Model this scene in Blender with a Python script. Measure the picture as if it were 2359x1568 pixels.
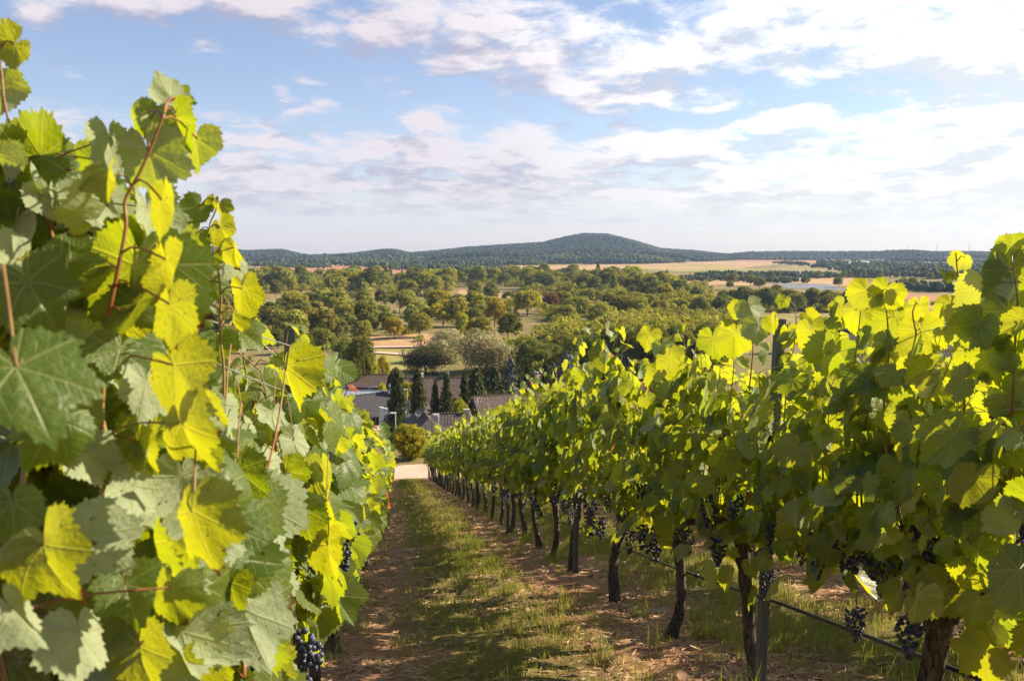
import bpy, math, random
import numpy as np
from mathutils import Vector, Matrix

R = math.radians
SC = bpy.context.scene
COL = SC.collection
for o in list(bpy.data.objects):
    bpy.data.objects.remove(o)

# ------------------------------------------------------------------ camera
EYE = np.array([0.0, 0.0, 1.347])
YAW, PITCH = R(8.55), R(6.5)
F = 1833.0                       # focal length in the 2358-px frame the layout was measured in
SLOPE = 0.2616                   # fall of the vineyard along the rows
FWD = np.array([math.sin(YAW), math.cos(YAW), 0.0])
RIGHT = np.array([math.cos(YAW), -math.sin(YAW), 0.0])
UPZ = np.array([0.0, 0.0, 1.0])
LOOK = FWD * math.cos(PITCH) - UPZ * math.sin(PITCH)
CUP = FWD * math.sin(PITCH) + UPZ * math.cos(PITCH)

cam_d = bpy.data.cameras.new("camera")
cam_d.lens = 36.0 * F / 2358.0
cam_d.sensor_width = 36.0
cam_d.clip_start = 0.05
cam_d.clip_end = 30000.0
cam_d.dof.use_dof = True
cam_d.dof.focus_distance = 5.0
cam_d.dof.aperture_fstop = 9.0
cam = bpy.data.objects.new("camera", cam_d)
COL.objects.link(cam)
cam.location = EYE
cam.rotation_euler = (R(90) - PITCH, 0, -YAW)
SC.camera = cam

def ray(px, py):
    return LOOK + RIGHT * ((px - 1179.0) / F) + CUP * ((784.0 - py) / F)

def at(px, py, d):
    """point on the sight line of a pixel at depth d along the camera axis"""
    return EYE + ray(px, py) * d

def project(P):
    q = np.asarray(P) - EYE
    z = q @ LOOK
    z = np.where(np.abs(z) < 1e-4, 1e-4, z)
    return 1179 + F * (q @ RIGHT) / z, 784 - F * (q @ CUP) / z, z

# ------------------------------------------------------------------ light
SUN_AZ, SUN_EL = R(79), R(31.5)    # azimuth clockwise from +Y
sun_dir = Vector((math.sin(SUN_AZ) * math.cos(SUN_EL), math.cos(SUN_AZ) * math.cos(SUN_EL), math.sin(SUN_EL)))
sd = bpy.data.lights.new("sun", 'SUN')
sd.energy = 5.0
sd.angle = R(0.53)
sd.color = (1.0, 0.86, 0.66)
so = bpy.data.objects.new("sun", sd)
COL.objects.link(so)
so.rotation_euler = (-sun_dir).to_track_quat('-Z', 'Y').to_euler()

SC.view_settings.view_transform = 'Standard'
SC.view_settings.look = 'None'
SC.view_settings.gamma = 1.0
SC.view_settings.exposure = 1.2
SC.cycles.max_bounces = 8
SC.cycles.diffuse_bounces = 4
SC.cycles.glossy_bounces = 2
SC.cycles.transmission_bounces = 6
SC.cycles.transparent_max_bounces = 4
SC.cycles.volume_bounces = 0
SC.cycles.sample_clamp_indirect = 4.0
SC.cycles.caustics_reflective = False
SC.cycles.caustics_refractive = False

# ------------------------------------------------------------------ node helper
class NT:
    def __init__(s, tree):
        s.t = tree
    def n(s, typ, ins=None, **props):
        nd = s.t.nodes.new(typ)
        for k, v in props.items():
            setattr(nd, k, v)
        for k, v in (ins or {}).items():
            sock = nd.inputs[k]
            if isinstance(v, bpy.types.NodeSocket):
                s.t.links.new(v, sock)
            else:
                if isinstance(v, (tuple, list)) and len(v) == 3 and sock.type == 'RGBA':
                    v = (*v, 1.0)
                sock.default_value = v
        return nd
    def m(s, op, a, b=None, c=None, clamp=False):
        ins = {0: a}
        if b is not None: ins[1] = b
        if c is not None: ins[2] = c
        return s.n('ShaderNodeMath', ins, operation=op, use_clamp=clamp).outputs[0]
    def v(s, op, a, b=None):
        ins = {0: a}
        if b is not None: ins[1] = b
        nd = s.n('ShaderNodeVectorMath', ins, operation=op)
        return nd.outputs[1] if op in ('DOT_PRODUCT', 'LENGTH') else nd.outputs[0]
    def mix(s, f, a, b, blend='MIX'):
        nd = s.n('ShaderNodeMix', None, data_type='RGBA', blend_type=blend)
        for sock, v in ((nd.inputs[0], f), (nd.inputs[6], a), (nd.inputs[7], b)):
            if isinstance(v, bpy.types.NodeSocket):
                s.t.links.new(v, sock)
            else:
                if isinstance(v, (tuple, list)) and len(v) == 3: v = (*v, 1.0)
                sock.default_value = v
        return nd.outputs[2]
    def ss(s, x, a, b):
        """smoothstep from a to b"""
        return s.n('ShaderNodeMapRange', {0: x, 1: a, 2: b, 3: 0.0, 4: 1.0}, interpolation_type='SMOOTHSTEP').outputs[0]
    def noise(s, vec, scale, detail=4.0, rough=0.55, dist=0.0):
        return s.n('ShaderNodeTexNoise', {'Vector': vec, 'Scale': scale, 'Detail': detail, 'Roughness': rough, 'Distortion': dist}).outputs[0]
    def xyz(s, x, y, z=0.0):
        return s.n('ShaderNodeCombineXYZ', {0: x, 1: y, 2: z}).outputs[0]
    def sep(s, v):
        return s.n('ShaderNodeSeparateXYZ', {0: v}).outputs
    def bump(s, h, strength=0.5, dist=0.02):
        return s.n('ShaderNodeBump', {'Height': h, 'Strength': strength, 'Distance': dist}).outputs[0]

def material(name):
    m = bpy.data.materials.new(name)
    m.use_nodes = True
    m.node_tree.nodes.clear()
    return m, NT(m.node_tree)

def finish(N, shader, vol=None):
    out = N.n('ShaderNodeOutputMaterial')
    N.t.links.new(shader, out.inputs['Surface'])

# ------------------------------------------------------------------ sky
world = bpy.data.worlds.new("World")
SC.world = world
world.use_nodes = True
wt = world.node_tree
wt.nodes.clear()
W = NT(wt)

def azel(px, py):
    d = ray(px, py)
    d = d / np.linalg.norm(d)
    return math.atan2(d[0], d[1]), math.asin(d[2])

# cloud banks: place, half width, half height (all in the measured frame) and weight
BANKS = [(300, -10, 470, 58, 1.0), (85, 50, 75, 44, .9), (600, 0, 200, 60, .95), (900, 60, 300, 85, 1.0), (1180, 100, 330, 110, 1.05),
         (1420, 190, 330, 85, 1.0), (1300, 235, 240, 45, .75), (1560, 110, 200, 95, .95), (1900, 40, 420, 105, 1.0), (2120, 140, 300, 75, 1.0),
         (2330, 90, 260, 140, 1.25), (485, 100, 62, 28, .72), (198, 80, 30, 14, .6), (880, 116, 45, 16, .62), (650, 214, 40, 22, .62), (738, 240, 46, 22, .62),
         (912, 220, 42, 18, .62), (690, 258, 60, 16, .6), (745, 198, 52, 15, .55), (560, 330, 190, 72, .95), (230, 290, 130, 48, .9), (60, 350, 160, 70, .85),
         (860, 350, 260, 70, .95), (1000, 295, 130, 48, .95), (1150, 370, 470, 88, 1.1), (1500, 345, 280, 72, 1.0), (1830, 280, 190, 44, .85),
         (1880, 400, 470, 105, 1.05), (2270, 340, 300, 150, 1.25), (680, 412, 360, 55, 1.1), (1060, 440, 480, 50, 1.1), (2010, 200, 150, 36, .7),
         (1600, 450, 700, 46, 1.0), (760, 478, 330, 22, .95), (2100, 490, 420, 34, .95), (1250, 505, 380, 18, .8), (1750, 520, 360, 18, .8), (560, 450, 200, 22, .9), (980, 530, 300, 12, .7), (2420, 180, 200, 300, 1.1), (-250, 330, 260, 130, .9),
         (-300, 30, 300, 120, .9), (2900, 300, 400, 500, 1.0)]
grp = bpy.data.node_groups.new("cloud_density", 'ShaderNodeTree')
grp.interface.new_socket("Vector", in_out='INPUT', socket_type='NodeSocketVector')
grp.interface.new_socket("Density", in_out='OUTPUT', socket_type='NodeSocketFloat')
G = NT(grp)
gi = G.n('NodeGroupInput')
dv = G.v('NORMALIZE', gi.outputs[0])
dx, dy, dz = G.sep(dv)
gaz = G.m('ARCTAN2', dx, dy)
gel = G.m('ARCSINE', dz)
zz = G.m('ADD', G.m('MAXIMUM', dz, 0.0), 0.17)
pl = G.xyz(G.m('DIVIDE', dx, zz), G.m('DIVIDE', dy, zz), 0.0)
warp = G.n('ShaderNodeTexNoise', {'Vector': pl, 'Scale': 2.6, 'Detail': 3.0}).outputs[1]
wsep = G.sep(warp)
waz = G.m('ADD', gaz, G.m('MULTIPLY', G.m('SUBTRACT', wsep[0], 0.5), 0.09))
wel = G.m('ADD', gel, G.m('MULTIPLY', G.m('SUBTRACT', wsep[1], 0.5), 0.035))
mask = None
for (bx, by, rx, ry, w) in BANKS:
    a0, e0 = azel(bx, by)
    ra, re = rx / F / max(0.8, math.cos(e0)), ry / F
    u = G.m('MULTIPLY', G.m('SUBTRACT', waz, a0), 1 / ra)
    q = G.m('MULTIPLY', G.m('SUBTRACT', wel, e0), 1 / re)
    d2 = G.m('ADD', G.m('MULTIPLY', u, u), G.m('MULTIPLY', q, q))
    g = G.m('MULTIPLY', G.m('POWER', 2.718, G.m('MULTIPLY', d2, -0.7)), w)
    mask = g if mask is None else G.m('SMOOTH_MAX', mask, g, 0.12)
over = G.m('MULTIPLY', G.ss(dz, 0.42, 0.62), 0.5)  # unseen broken cloud overhead and behind the camera, added to lift ambient fill
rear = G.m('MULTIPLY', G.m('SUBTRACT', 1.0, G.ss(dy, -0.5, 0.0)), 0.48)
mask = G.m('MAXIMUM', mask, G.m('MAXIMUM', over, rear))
fine = G.noise(pl, 4.6, 9.0, 0.62, 0.25)
big = G.noise(pl, 1.35, 4.0, 0.5)
nz = G.m('ADD', G.m('MULTIPLY', G.m('SUBTRACT', fine, 0.5), 2.1), G.m('MULTIPLY', G.m('SUBTRACT', big, 0.5), 0.5))
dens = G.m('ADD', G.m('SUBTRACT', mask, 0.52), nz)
go = G.n('NodeGroupOutput', {0: dens})

tc = W.n('ShaderNodeTexCoord').outputs['Generated']
sky = W.n('ShaderNodeTexSky', sky_type='NISHITA')
sky.sun_disc = False
sky.sun_elevation = SUN_EL
sky.sun_rotation = SUN_AZ
sky.altitude = 200
sky.air_density = 1.0
sky.dust_density = 0.9
sky.ozone_density = 2.2
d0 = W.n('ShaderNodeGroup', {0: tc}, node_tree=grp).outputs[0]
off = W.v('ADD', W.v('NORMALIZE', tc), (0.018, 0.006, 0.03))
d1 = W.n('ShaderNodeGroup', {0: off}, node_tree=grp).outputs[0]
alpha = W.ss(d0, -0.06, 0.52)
lit = W.m('ADD', 0.5, W.m('MULTIPLY', W.m('SUBTRACT', d0, d1), 2.2), clamp=True)
thick = W.ss(d0, 0.2, 1.0)
lit = W.m('SUBTRACT', lit, W.m('MULTIPLY', thick, 0.24), clamp=True)
sund = W.v('DOT_PRODUCT', W.v('NORMALIZE', tc), tuple(sun_dir))
near = W.ss(sund, 0.25, 0.80)
cl_dark = W.mix(near, (3.4, 3.2, 4.1), (6.1, 6.35, 6.7))
cl_lit = W.mix(near, (6.7, 6.0, 6.2), (11.5, 11.3, 10.6))
cl = W.v('SCALE', W.mix(lit, cl_dark, cl_lit)); cl.node.inputs['Scale'].default_value = 0.86
alpha = W.m('MULTIPLY', alpha, 0.93)
zenz = W.sep(W.v('NORMALIZE', tc))[2]
horizon_fade = W.ss(zenz, 0.0, 0.10)
alpha = W.m('MULTIPLY', alpha, W.m('ADD', 0.7, W.m('MULTIPLY', horizon_fade, 0.3)))
skycol = W.mix(1.0, sky.outputs[0], W.mix(near, (1.17, 1.04, 1.05), (.95, .93, .92)), 'MULTIPLY')
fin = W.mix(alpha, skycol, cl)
veil = W.m('MULTIPLY', W.m('SUBTRACT', 1.0, W.ss(zenz, 0.0, 0.12)), 0.6)
fin = W.mix(veil, fin, W.mix(near, (5.5, 5.0, 5.1), (7.4, 6.6, 5.6)))
bg = W.n('ShaderNodeBackground', {'Color': fin, 'Strength': 0.072})
W.n('ShaderNodeOutputWorld', {'Surface': bg.outputs[0]})

# ------------------------------------------------------------------ mesh helper
class MB:
    def __init__(s):
        s.V, s.F, s.UV, s.A, s.n, s.smooth = [], [], [], [], 0, []
    def add(s, V, faces, uv=None, rnd=0.5, smooth=False):
        V = np.asarray(V, dtype=np.float32).reshape(-1, 3)
        k = len(V)
        if not isinstance(faces, list): faces = [faces]
        for f in faces:
            f = np.asarray(f, dtype=np.int32)
            if f.size:
                s.F.append(f + s.n)
                s.smooth.append(smooth)
        s.V.append(V)
        s.UV.append(np.zeros((k, 2), np.float32) if uv is None else np.asarray(uv, np.float32).reshape(-1, 2))
        s.A.append(np.full(k, rnd, np.float32) if np.isscalar(rnd) else np.asarray(rnd, np.float32).reshape(-1))
        s.n += k
        return s
    def mesh(s, name, mats):
        me = bpy.data.meshes.new(name)
        if not s.V: return me
        V = np.concatenate(s.V); UV = np.concatenate(s.UV); A = np.concatenate(s.A)
        loops = np.concatenate([f.ravel() for f in s.F])
        tot = np.concatenate([np.full(len(f), f.shape[1], np.int32) for f in s.F])
        sm = np.concatenate([np.full(len(f), b, bool) for f, b in zip(s.F, s.smooth)])
        start = np.concatenate([[0], np.cumsum(tot)[:-1]]).astype(np.int32)
        me.vertices.add(len(V)); me.vertices.foreach_set('co', V.ravel())
        me.loops.add(len(loops)); me.loops.foreach_set('vertex_index', loops)
        me.polygons.add(len(tot)); me.polygons.foreach_set('loop_start', start)
        me.polygons.foreach_set('loop_total', tot)
        me.update(calc_edges=True)
        me.polygons.foreach_set('use_smooth', sm)
        uvl = me.uv_layers.new(name='UVMap')
        uvl.data.foreach_set('uv', UV[loops].ravel())
        at_ = me.attributes.new('rnd', 'FLOAT', 'POINT')
        at_.data.foreach_set('value', A)
        for m in (mats if isinstance(mats, (list, tuple)) else [mats]):
            me.materials.append(m)
        me.validate()
        me.update()
        return me
    def build(s, name, mat, parent=None, loc=None):
        return link(name, s.mesh(name, mat), parent, loc)

def link(name, me, parent=None, loc=None):
    o = bpy.data.objects.new(name, me)
    COL.objects.link(o)
    if parent is not None: o.parent = parent
    if loc is not None: o.location = loc
    return o

def tag(o, label=None, cat=None, group=None, kind=None):
    if label: o['label'] = label
    if cat: o['category'] = cat
    if group: o['group'] = group
    if kind: o['kind'] = kind
    return o

def thing(name, label, cat, loc=(0, 0, 0), rz=0.0, group=None):
    o = bpy.data.objects.new(name, None)
    o.empty_display_size = 0.2
    COL.objects.link(o)
    o.location = loc
    o.rotation_euler = (0, 0, rz)
    return tag(o, label, cat, group)

def box(mb, c, size, rz=0.0, rnd=0.5):
    sx, sy, sz = [q / 2 for q in size]
    V = np.array([[x, y, z] for z in (-sz, sz) for y in (-sy, sy) for x in (-sx, sx)], float)
    if rz:
        c_, s_ = math.cos(rz), math.sin(rz)
        V = np.stack([V[:, 0] * c_ - V[:, 1] * s_, V[:, 0] * s_ + V[:, 1] * c_, V[:, 2]], 1)
    Fq = np.array([[0, 2, 3, 1], [4, 5, 7, 6], [0, 1, 5, 4], [2, 6, 7, 3], [0, 4, 6, 2], [1, 3, 7, 5]])
    uv = V[:, :2] + V[:, 2:3]
    return mb.add(V + np.asarray(c, float), Fq, uv, rnd)

def tube(mb, pts, rad, ns=6, rnd=0.5, smooth=True, cap=True, rough=0.0, rng=None):
    pts = np.asarray(pts, float); k = len(pts)
    rad = np.full(k, rad, float) if np.isscalar(rad) else np.asarray(rad, float)
    t = np.gradient(pts, axis=0)
    t /= np.linalg.norm(t, axis=1)[:, None] + 1e-9
    ref = np.where(np.abs(t[:, 2:3]) > 0.92, np.array([[1.0, 0, 0]]), np.array([[0, 0, 1.0]]))
    a = np.cross(t, ref)
    for i in range(1, k):
        if a[i] @ a[i - 1] < 0: a[i] = -a[i]
    a /= np.linalg.norm(a, axis=1)[:, None] + 1e-9
    b = np.cross(t, a)
    th = np.linspace(0, 2 * np.pi, ns, endpoint=False)
    rr = rad[:, None] * np.ones((k, ns))
    if rough and rng is not None:
        rid = 1 + rough * np.sin(th * 3 + rng.uniform(0, 6))[None] * 0.4
        rr = rr * (rid + rng.normal(0, rough * 0.55, (k, ns)))
    V = pts[:, None] + rr[..., None] * (np.cos(th)[None, :, None] * a[:, None] + np.sin(th)[None, :, None] * b[:, None])
    i = np.arange(k - 1)[:, None] * ns; j = np.arange(ns)[None]; j2 = (j + 1) % ns
    Fq = np.stack([i + j, i + j2, i + ns + j2, i + ns + j], -1).reshape(-1, 4)
    L = np.concatenate([[0], np.cumsum(np.linalg.norm(np.diff(pts, axis=0), axis=1))])
    uv = np.stack(np.broadcast_arrays(th[None] / (2 * np.pi), L[:, None]), -1)
    faces = [Fq]
    if cap:
        faces += [np.arange(ns)[None, ::-1], (np.arange(ns) + (k - 1) * ns)[None]]
    return mb.add(V.reshape(-1, 3), faces, uv.reshape(-1, 2), rnd, smooth)

def vnoise(x, y, seed=0):
    """value noise"""
    x = np.asarray(x, float); y = np.asarray(y, float)
    xi, yi = np.floor(x), np.floor(y)
    fx, fy = x - xi, y - yi
    fx, fy = fx * fx * (3 - 2 * fx), fy * fy * (3 - 2 * fy)
    def h(a, b):
        return np.mod(np.sin(a * 127.1 + b * 311.7 + seed * 74.7) * 43758.5453, 1.0)
    return (h(xi, yi) * (1 - fx) + h(xi + 1, yi) * fx) * (1 - fy) + (h(xi, yi + 1) * (1 - fx) + h(xi + 1, yi + 1) * fx) * fy

def sstep(x, a, b):
    t = np.clip((np.asarray(x, float) - a) / (b - a), 0, 1)
    return t * t * (3 - 2 * t)

ROW_END = 44.3
FLOOR = -27.0
def terrain(x, y):
    x = np.asarray(x, float); y = np.asarray(y, float)
    zv = -SLOPE * np.clip(y, -30, 45)
    rough = (vnoise(x * 1.7, y * 1.7, 1) - .5) * 0.07 + (vnoise(x * 6, y * 6, 2) - .5) * 0.03
    rough = rough * (1 - sstep(y, 43.5, 45)) * (np.abs(y) < 70)
    road = -SLOPE * 45 - 0.03 * np.clip(y - 45, 0, 5)
    fl = FLOOR + 7.0 * sstep(x, 22, 55) * (1 - sstep(y, 150, 300)) + 1.6 * (vnoise(x / 150, y / 150, 5) - .5) * sstep(y, 140, 260)
    t = sstep(y, 49.0, 100)
    return np.where(y < 45, zv + rough, road * (1 - t) + fl * t)

def ground_hit(px, py):
    """where the sight line of a pixel meets the terrain"""
    r = ray(px, py)
    d = np.geomspace(1.5, 9000, 3000)
    P = EYE + r * d[:, None]
    below = P[:, 2] < terrain(P[:, 0], P[:, 1])
    i = int(np.argmax(below)) if below.any() else len(d) - 1
    return P[i]

def ground_at(px, D):
    r = ray(px, 784)
    h = np.array([r[0], r[1]]); h = h / np.hypot(*h)
    # D is depth along the camera axis
    k = D / (h @ FWD[:2])
    x, y = h * k
    return np.array([x, y, float(terrain(x, y))])

# ------------------------------------------------------------------ materials
def simple(name, col, rough=0.7, var=0.25, scale=6.0, bump=0.0, bscale=40.0, metal=0.0, spec=0.4):
    m, N = material(name)
    g = N.n('ShaderNodeTexCoord').outputs['Object']
    f = N.noise(g, scale, 5.0, 0.6)
    c = N.mix(f, tuple(q * (1 - var) for q in col), tuple(min(1, q * (1 + var)) for q in col))
    ins = {'Base Color': c, 'Roughness': rough, 'Metallic': metal, 'Specular IOR Level': spec}
    if bump:
        ins['Normal'] = N.bump(N.noise(g, bscale, 4.0), bump, 0.01)
    finish(N, N.n('ShaderNodeBsdfPrincipled', ins).outputs[0])
    return m

def leaf_material(name, autumn=0.0):
    m, N = material(name)
    uv = N.n('ShaderNodeUVMap', uv_map='UVMap').outputs[0]
    u, v, _ = N.sep(uv)
    rnd = N.n('ShaderNodeAttribute', attribute_name='rnd').outputs['Fac']
    back = N.n('ShaderNodeNewGeometry').outputs['Backfacing']
    th = N.m('ARCTAN2', u, v)
    r = N.v('LENGTH', N.xyz(u, v))
    dth = N.m('PINGPONG', N.m('ABSOLUTE', th), 0.44)
    dist = N.m('MULTIPLY', dth, r)
    vein1 = N.m('SUBTRACT', 1.0, N.ss(dist, 0.006, 0.026))
    fr = N.m('FRACT', N.m('MULTIPLY', N.m('SUBTRACT', r, N.m('MULTIPLY', dist, 1.1)), 7.0))
    vein2 = N.m('MULTIPLY', N.m('SUBTRACT', 1.0, N.ss(N.m('ABSOLUTE', N.m('SUBTRACT', fr, 0.5)), 0.02, 0.09)), 0.5)
    vein = N.m('MULTIPLY', N.m('MAXIMUM', vein1, vein2), N.m('SUBTRACT', 1.0, N.ss(r, 0.55, 1.0)))
    sh = N.v('ADD', uv, N.xyz(N.m('MULTIPLY', rnd, 91.0), N.m('MULTIPLY', rnd, 57.0)))
    n1 = N.noise(sh, 3.0, 4.0)
    n2 = N.noise(sh, 9.0, 3.0)
    top = N.mix(n1, (0.042, 0.088, 0.016), (0.085, 0.145, 0.022))
    top = N.mix(rnd, top, (0.12, 0.16, 0.028))
    und = N.mix(n1, (0.26, 0.325, 0.17), (0.46, 0.505, 0.32))
    base = N.mix(back, top, und)
    base = N.mix(N.m('MULTIPLY', vein, 0.6), base, (0.30, 0.33, 0.12))
    tr = N.mix(n1, (0.26, 0.37, 0.006), (0.50, 0.58, 0.010))
    tr = N.mix(N.m('MULTIPLY', rnd, .8), tr, (0.66, 0.62, 0.008))
    tr = N.mix(N.m('MULTIPLY', vein, 0.45), tr, (0.70, 0.62, 0.06))
    # brown autumn flecks and edges, and a few red leaves
    fleck = N.m('MULTIPLY', N.ss(n2, 0.66, 0.70), N.ss(N.m('FRACT', N.m('MULTIPLY', rnd, 13.7)), 0.55, 0.6))
    edge = N.m('MULTIPLY', N.ss(N.m('ADD', r, N.m('MULTIPLY', n1, 0.5)), 1.12, 1.2), N.ss(N.m('FRACT', N.m('MULTIPLY', rnd, 5.3)), 0.55, 0.60))
    dead = N.m('MAXIMUM', fleck, edge)
    base = N.mix(dead, base, (0.085, 0.03, 0.015))
    tr = N.mix(dead, tr, (0.10, 0.025, 0.006))
    red = N.ss(rnd, 0.985, 0.99)
    base = N.mix(red, base, (0.28, 0.05, 0.02))
    tr = N.mix(red, tr, N.mix(N.ss(n2, .4, .6), (0.55, 0.10, 0.02), (0.6, 0.36, 0.02)))
    bmp = N.bump(N.m('ADD', N.m('MULTIPLY', vein, -0.6), N.m('MULTIPLY', n2, 0.6)), 0.35, 0.010)
    gl = N.m('ADD', 0.30, N.m('MULTIPLY', back, 0.32))
    pr = N.n('ShaderNodeBsdfPrincipled', {'Base Color': base, 'Roughness': N.m('ADD', 0.42, N.m('MULTIPLY', back, 0.2)),
             'Specular IOR Level': N.m('SUBTRACT', 0.42, N.m('MULTIPLY', back, 0.25)), 'Normal': bmp})
    tl = N.n('ShaderNodeBsdfTranslucent', {'Color': tr, 'Normal': bmp})
    ms = N.n('ShaderNodeMixShader', {0: 0.47, 1: pr.outputs[0], 2: tl.outputs[0]})
    finish(N, ms.outputs[0])
    return m

def foliage_material(name, dark, light, trans, tmix=0.3, rough=0.6):
    m, N = material(name)
    rnd = N.n('ShaderNodeAttribute', attribute_name='rnd').outputs['Fac']
    oi = N.n('ShaderNodeObjectInfo').outputs['Random']
    c = N.mix(rnd, dark, light)
    hs = N.n('ShaderNodeHueSaturation', {'Hue': N.m('ADD', 0.488, N.m('MULTIPLY', oi, 0.045)), 'Saturation': 0.95,
             'Value': N.m('ADD', 0.62, N.m('MULTIPLY', N.m('FRACT', N.m('MULTIPLY', oi, 7.3)), 0.75)), 'Color': c}).outputs[0]
    d = N.n('ShaderNodeBsdfPrincipled', {'Base Color': hs, 'Roughness': 0.8, 'Specular IOR Level': 0.08})
    tl = N.n('ShaderNodeBsdfTranslucent', {'Color': trans})
    ms = N.n('ShaderNodeMixShader', {0: tmix, 1: d.outputs[0], 2: tl.outputs[0]})
    finish(N, ms.outputs[0])
    return m

M = {}
M['leaf'] = leaf_material('vine_leaf')
M['bark'] = None
def bark_material(name, a, b, c):
    m, N = material(name)
    g = N.n('ShaderNodeTexCoord').outputs['Object']
    st = N.v('MULTIPLY', g, (1.0, 1.0, 0.16))
    f = N.noise(st, 55.0, 6.0, 0.7, 1.6)
    f2 = N.noise(g, 9.0, 4.0)
    col = N.mix(N.ss(f, 0.35, 0.68), a, b)
    col = N.mix(N.ss(f2, 0.5, 0.75), col, c)
    finish(N, N.n('ShaderNodeBsdfPrincipled', {'Base Color': col, 'Roughness': 0.9, 'Specular IOR Level': 0.15,
                                               'Normal': N.bump(f, 1.0, 0.06)}).outputs[0])
    return m
M['bark'] = bark_material('vine_bark', (0.045, 0.038, 0.032), (0.30, 0.245, 0.195), (0.16, 0.14, 0.12))
M['treebark'] = bark_material('tree_bark', (0.05, 0.04, 0.03), (0.14, 0.11, 0.085), (0.10, 0.085, 0.07))
def cane_material():
    m, N = material('cane_wood')
    g = N.n('ShaderNodeTexCoord').outputs['Object']
    rnd = N.n('ShaderNodeAttribute', attribute_name='rnd').outputs['Fac']
    f = N.noise(g, 14.0, 4.0, 0.6)
    c = N.mix(N.ss(f, .35, .65), (0.20, 0.055, 0.018), (0.26, 0.16, 0.035))
    c = N.mix(N.ss(rnd, .6, .9), c, (0.22, 0.20, 0.04))
    finish(N, N.n('ShaderNodeBsdfPrincipled', {'Base Color': c, 'Roughness': 0.5, 'Normal': N.bump(N.noise(g, 120.0, 3.0), .4, .002)}).outputs[0])
    return m
M['cane'] = cane_material()
M['petiole'] = M['cane']
def grape_material():
    m, N = material('grape_skin')
    g = N.n('ShaderNodeTexCoord').outputs['Object']
    rnd = N.n('ShaderNodeAttribute', attribute_name='rnd').outputs['Fac']
    f = N.noise(g, 60.0, 3.0)
    bloom = N.ss(N.m('ADD', f, N.m('MULTIPLY', rnd, 0.35)), 0.45, 0.95)
    col = N.mix(bloom, (0.010, 0.010, 0.020), (0.070, 0.085, 0.15))
    finish(N, N.n('ShaderNodeBsdfPrincipled', {'Base Color': col, 'Roughness': N.m('ADD', 0.28, N.m('MULTIPLY', bloom, 0.4)), 'Specular IOR Level': 0.5}).outputs[0])
    return m
M['grape'] = grape_material()
M['steel'] = simple('galvanised_steel', (0.11, 0.125, 0.13), 0.55, 0.35, 14.0, 0.3, 90.0, 0.5)
M['wire'] = simple('fence_wire', (0.42, 0.42, 0.42), 0.4, 0.2, 30.0, metal=0.7)
M['rubber'] = simple('black_rubber', (0.018, 0.018, 0.02), 0.32, 0.3, 30.0)

# ------------------------------------------------------------------ ground
def ground_material():
    m, N = material('ground_earth')
    pos = N.n('ShaderNodeNewGeometry').outputs['Position']
    x, y, z = N.sep(pos)
    flat = N.xyz(x, y)
    # vineyard: bare reddish strips under the vines, mown grass between them
    row = N.m('PINGPONG', N.m('SUBTRACT', x, 1.88), 1.16)
    n_big = N.noise(flat, 1.1, 4.0)
    n_mid = N.noise(flat, 5.0, 5.0, 0.65)
    n_fin = N.noise(flat, 38.0, 6.0, 0.7)
    n_fib = N.noise(N.v('MULTIPLY', flat, (1.0, 3.0, 1.0)), 30.0, 5.0, 0.7, 2.0)
    soil = N.mix(N.ss(n_mid, 0.3, 0.7), (0.265, 0.108, 0.060), (0.47, 0.215, 0.122))
    soil = N.mix(N.m('MULTIPLY', N.ss(n_fin, 0.45, 0.75), 0.55), soil, (0.36, 0.22, 0.14))
    straw = N.mix(n_fib, (0.30, 0.165, 0.08), (0.62, 0.43, 0.24))
    soil = N.mix(N.m('MULTIPLY', N.ss(N.m('ADD', n_fib, N.m('MULTIPLY', n_big, 0.5)), 0.62, 0.85), 0.75), soil, straw)
    turf = N.mix(N.ss(n_mid, 0.3, 0.7), (0.13, 0.125, 0.03), (0.28, 0.21, 0.075))
    turf = N.mix(N.m('MULTIPLY', n_fin, 0.5), turf, (0.23, 0.17, 0.085))
    gmask = N.ss(N.m('ADD', row, N.m('MULTIPLY', N.m('SUBTRACT', N.m('ADD', n_big, n_mid), 1.0), 0.9)), 0.46, 0.80)
    vine = N.mix(gmask, soil, turf)
    # valley: dry pasture in broad tones
    v1 = N.noise(flat, 0.012, 5.0, 0.6)
    v2 = N.noise(flat, 0.11, 6.0, 0.65)
    v3 = N.noise(flat, 1.3, 5.0, 0.7)
    past = N.mix(N.ss(v1, 0.35, 0.65), (0.15, 0.14, 0.045), (0.30, 0.21, 0.095))
    past = N.mix(N.m('MULTIPLY', N.ss(v2, 0.4, 0.7), 0.6), past, (0.20, 0.16, 0.06))
    past = N.mix(N.m('MULTIPLY', N.ss(v3, 0.45, 0.7), 0.3), past, (0.11, 0.10, 0.035))
    col = N.mix(N.ss(N.m('ADD', y, N.m('MULTIPLY', n_big, 0.6)), 44.7, 45.3), vine, past)
    hb = N.m('ADD', N.m('MULTIPLY', n_fin, 0.5), n_fib)
    finish(N, N.n('ShaderNodeBsdfPrincipled', {'Base Color': col, 'Roughness': 0.95, 'Specular IOR Level': 0.1,
                                               'Normal': N.bump(hb, 0.8, 0.03)}).outputs[0])
    return m
M['ground'] = ground_material()

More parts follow.
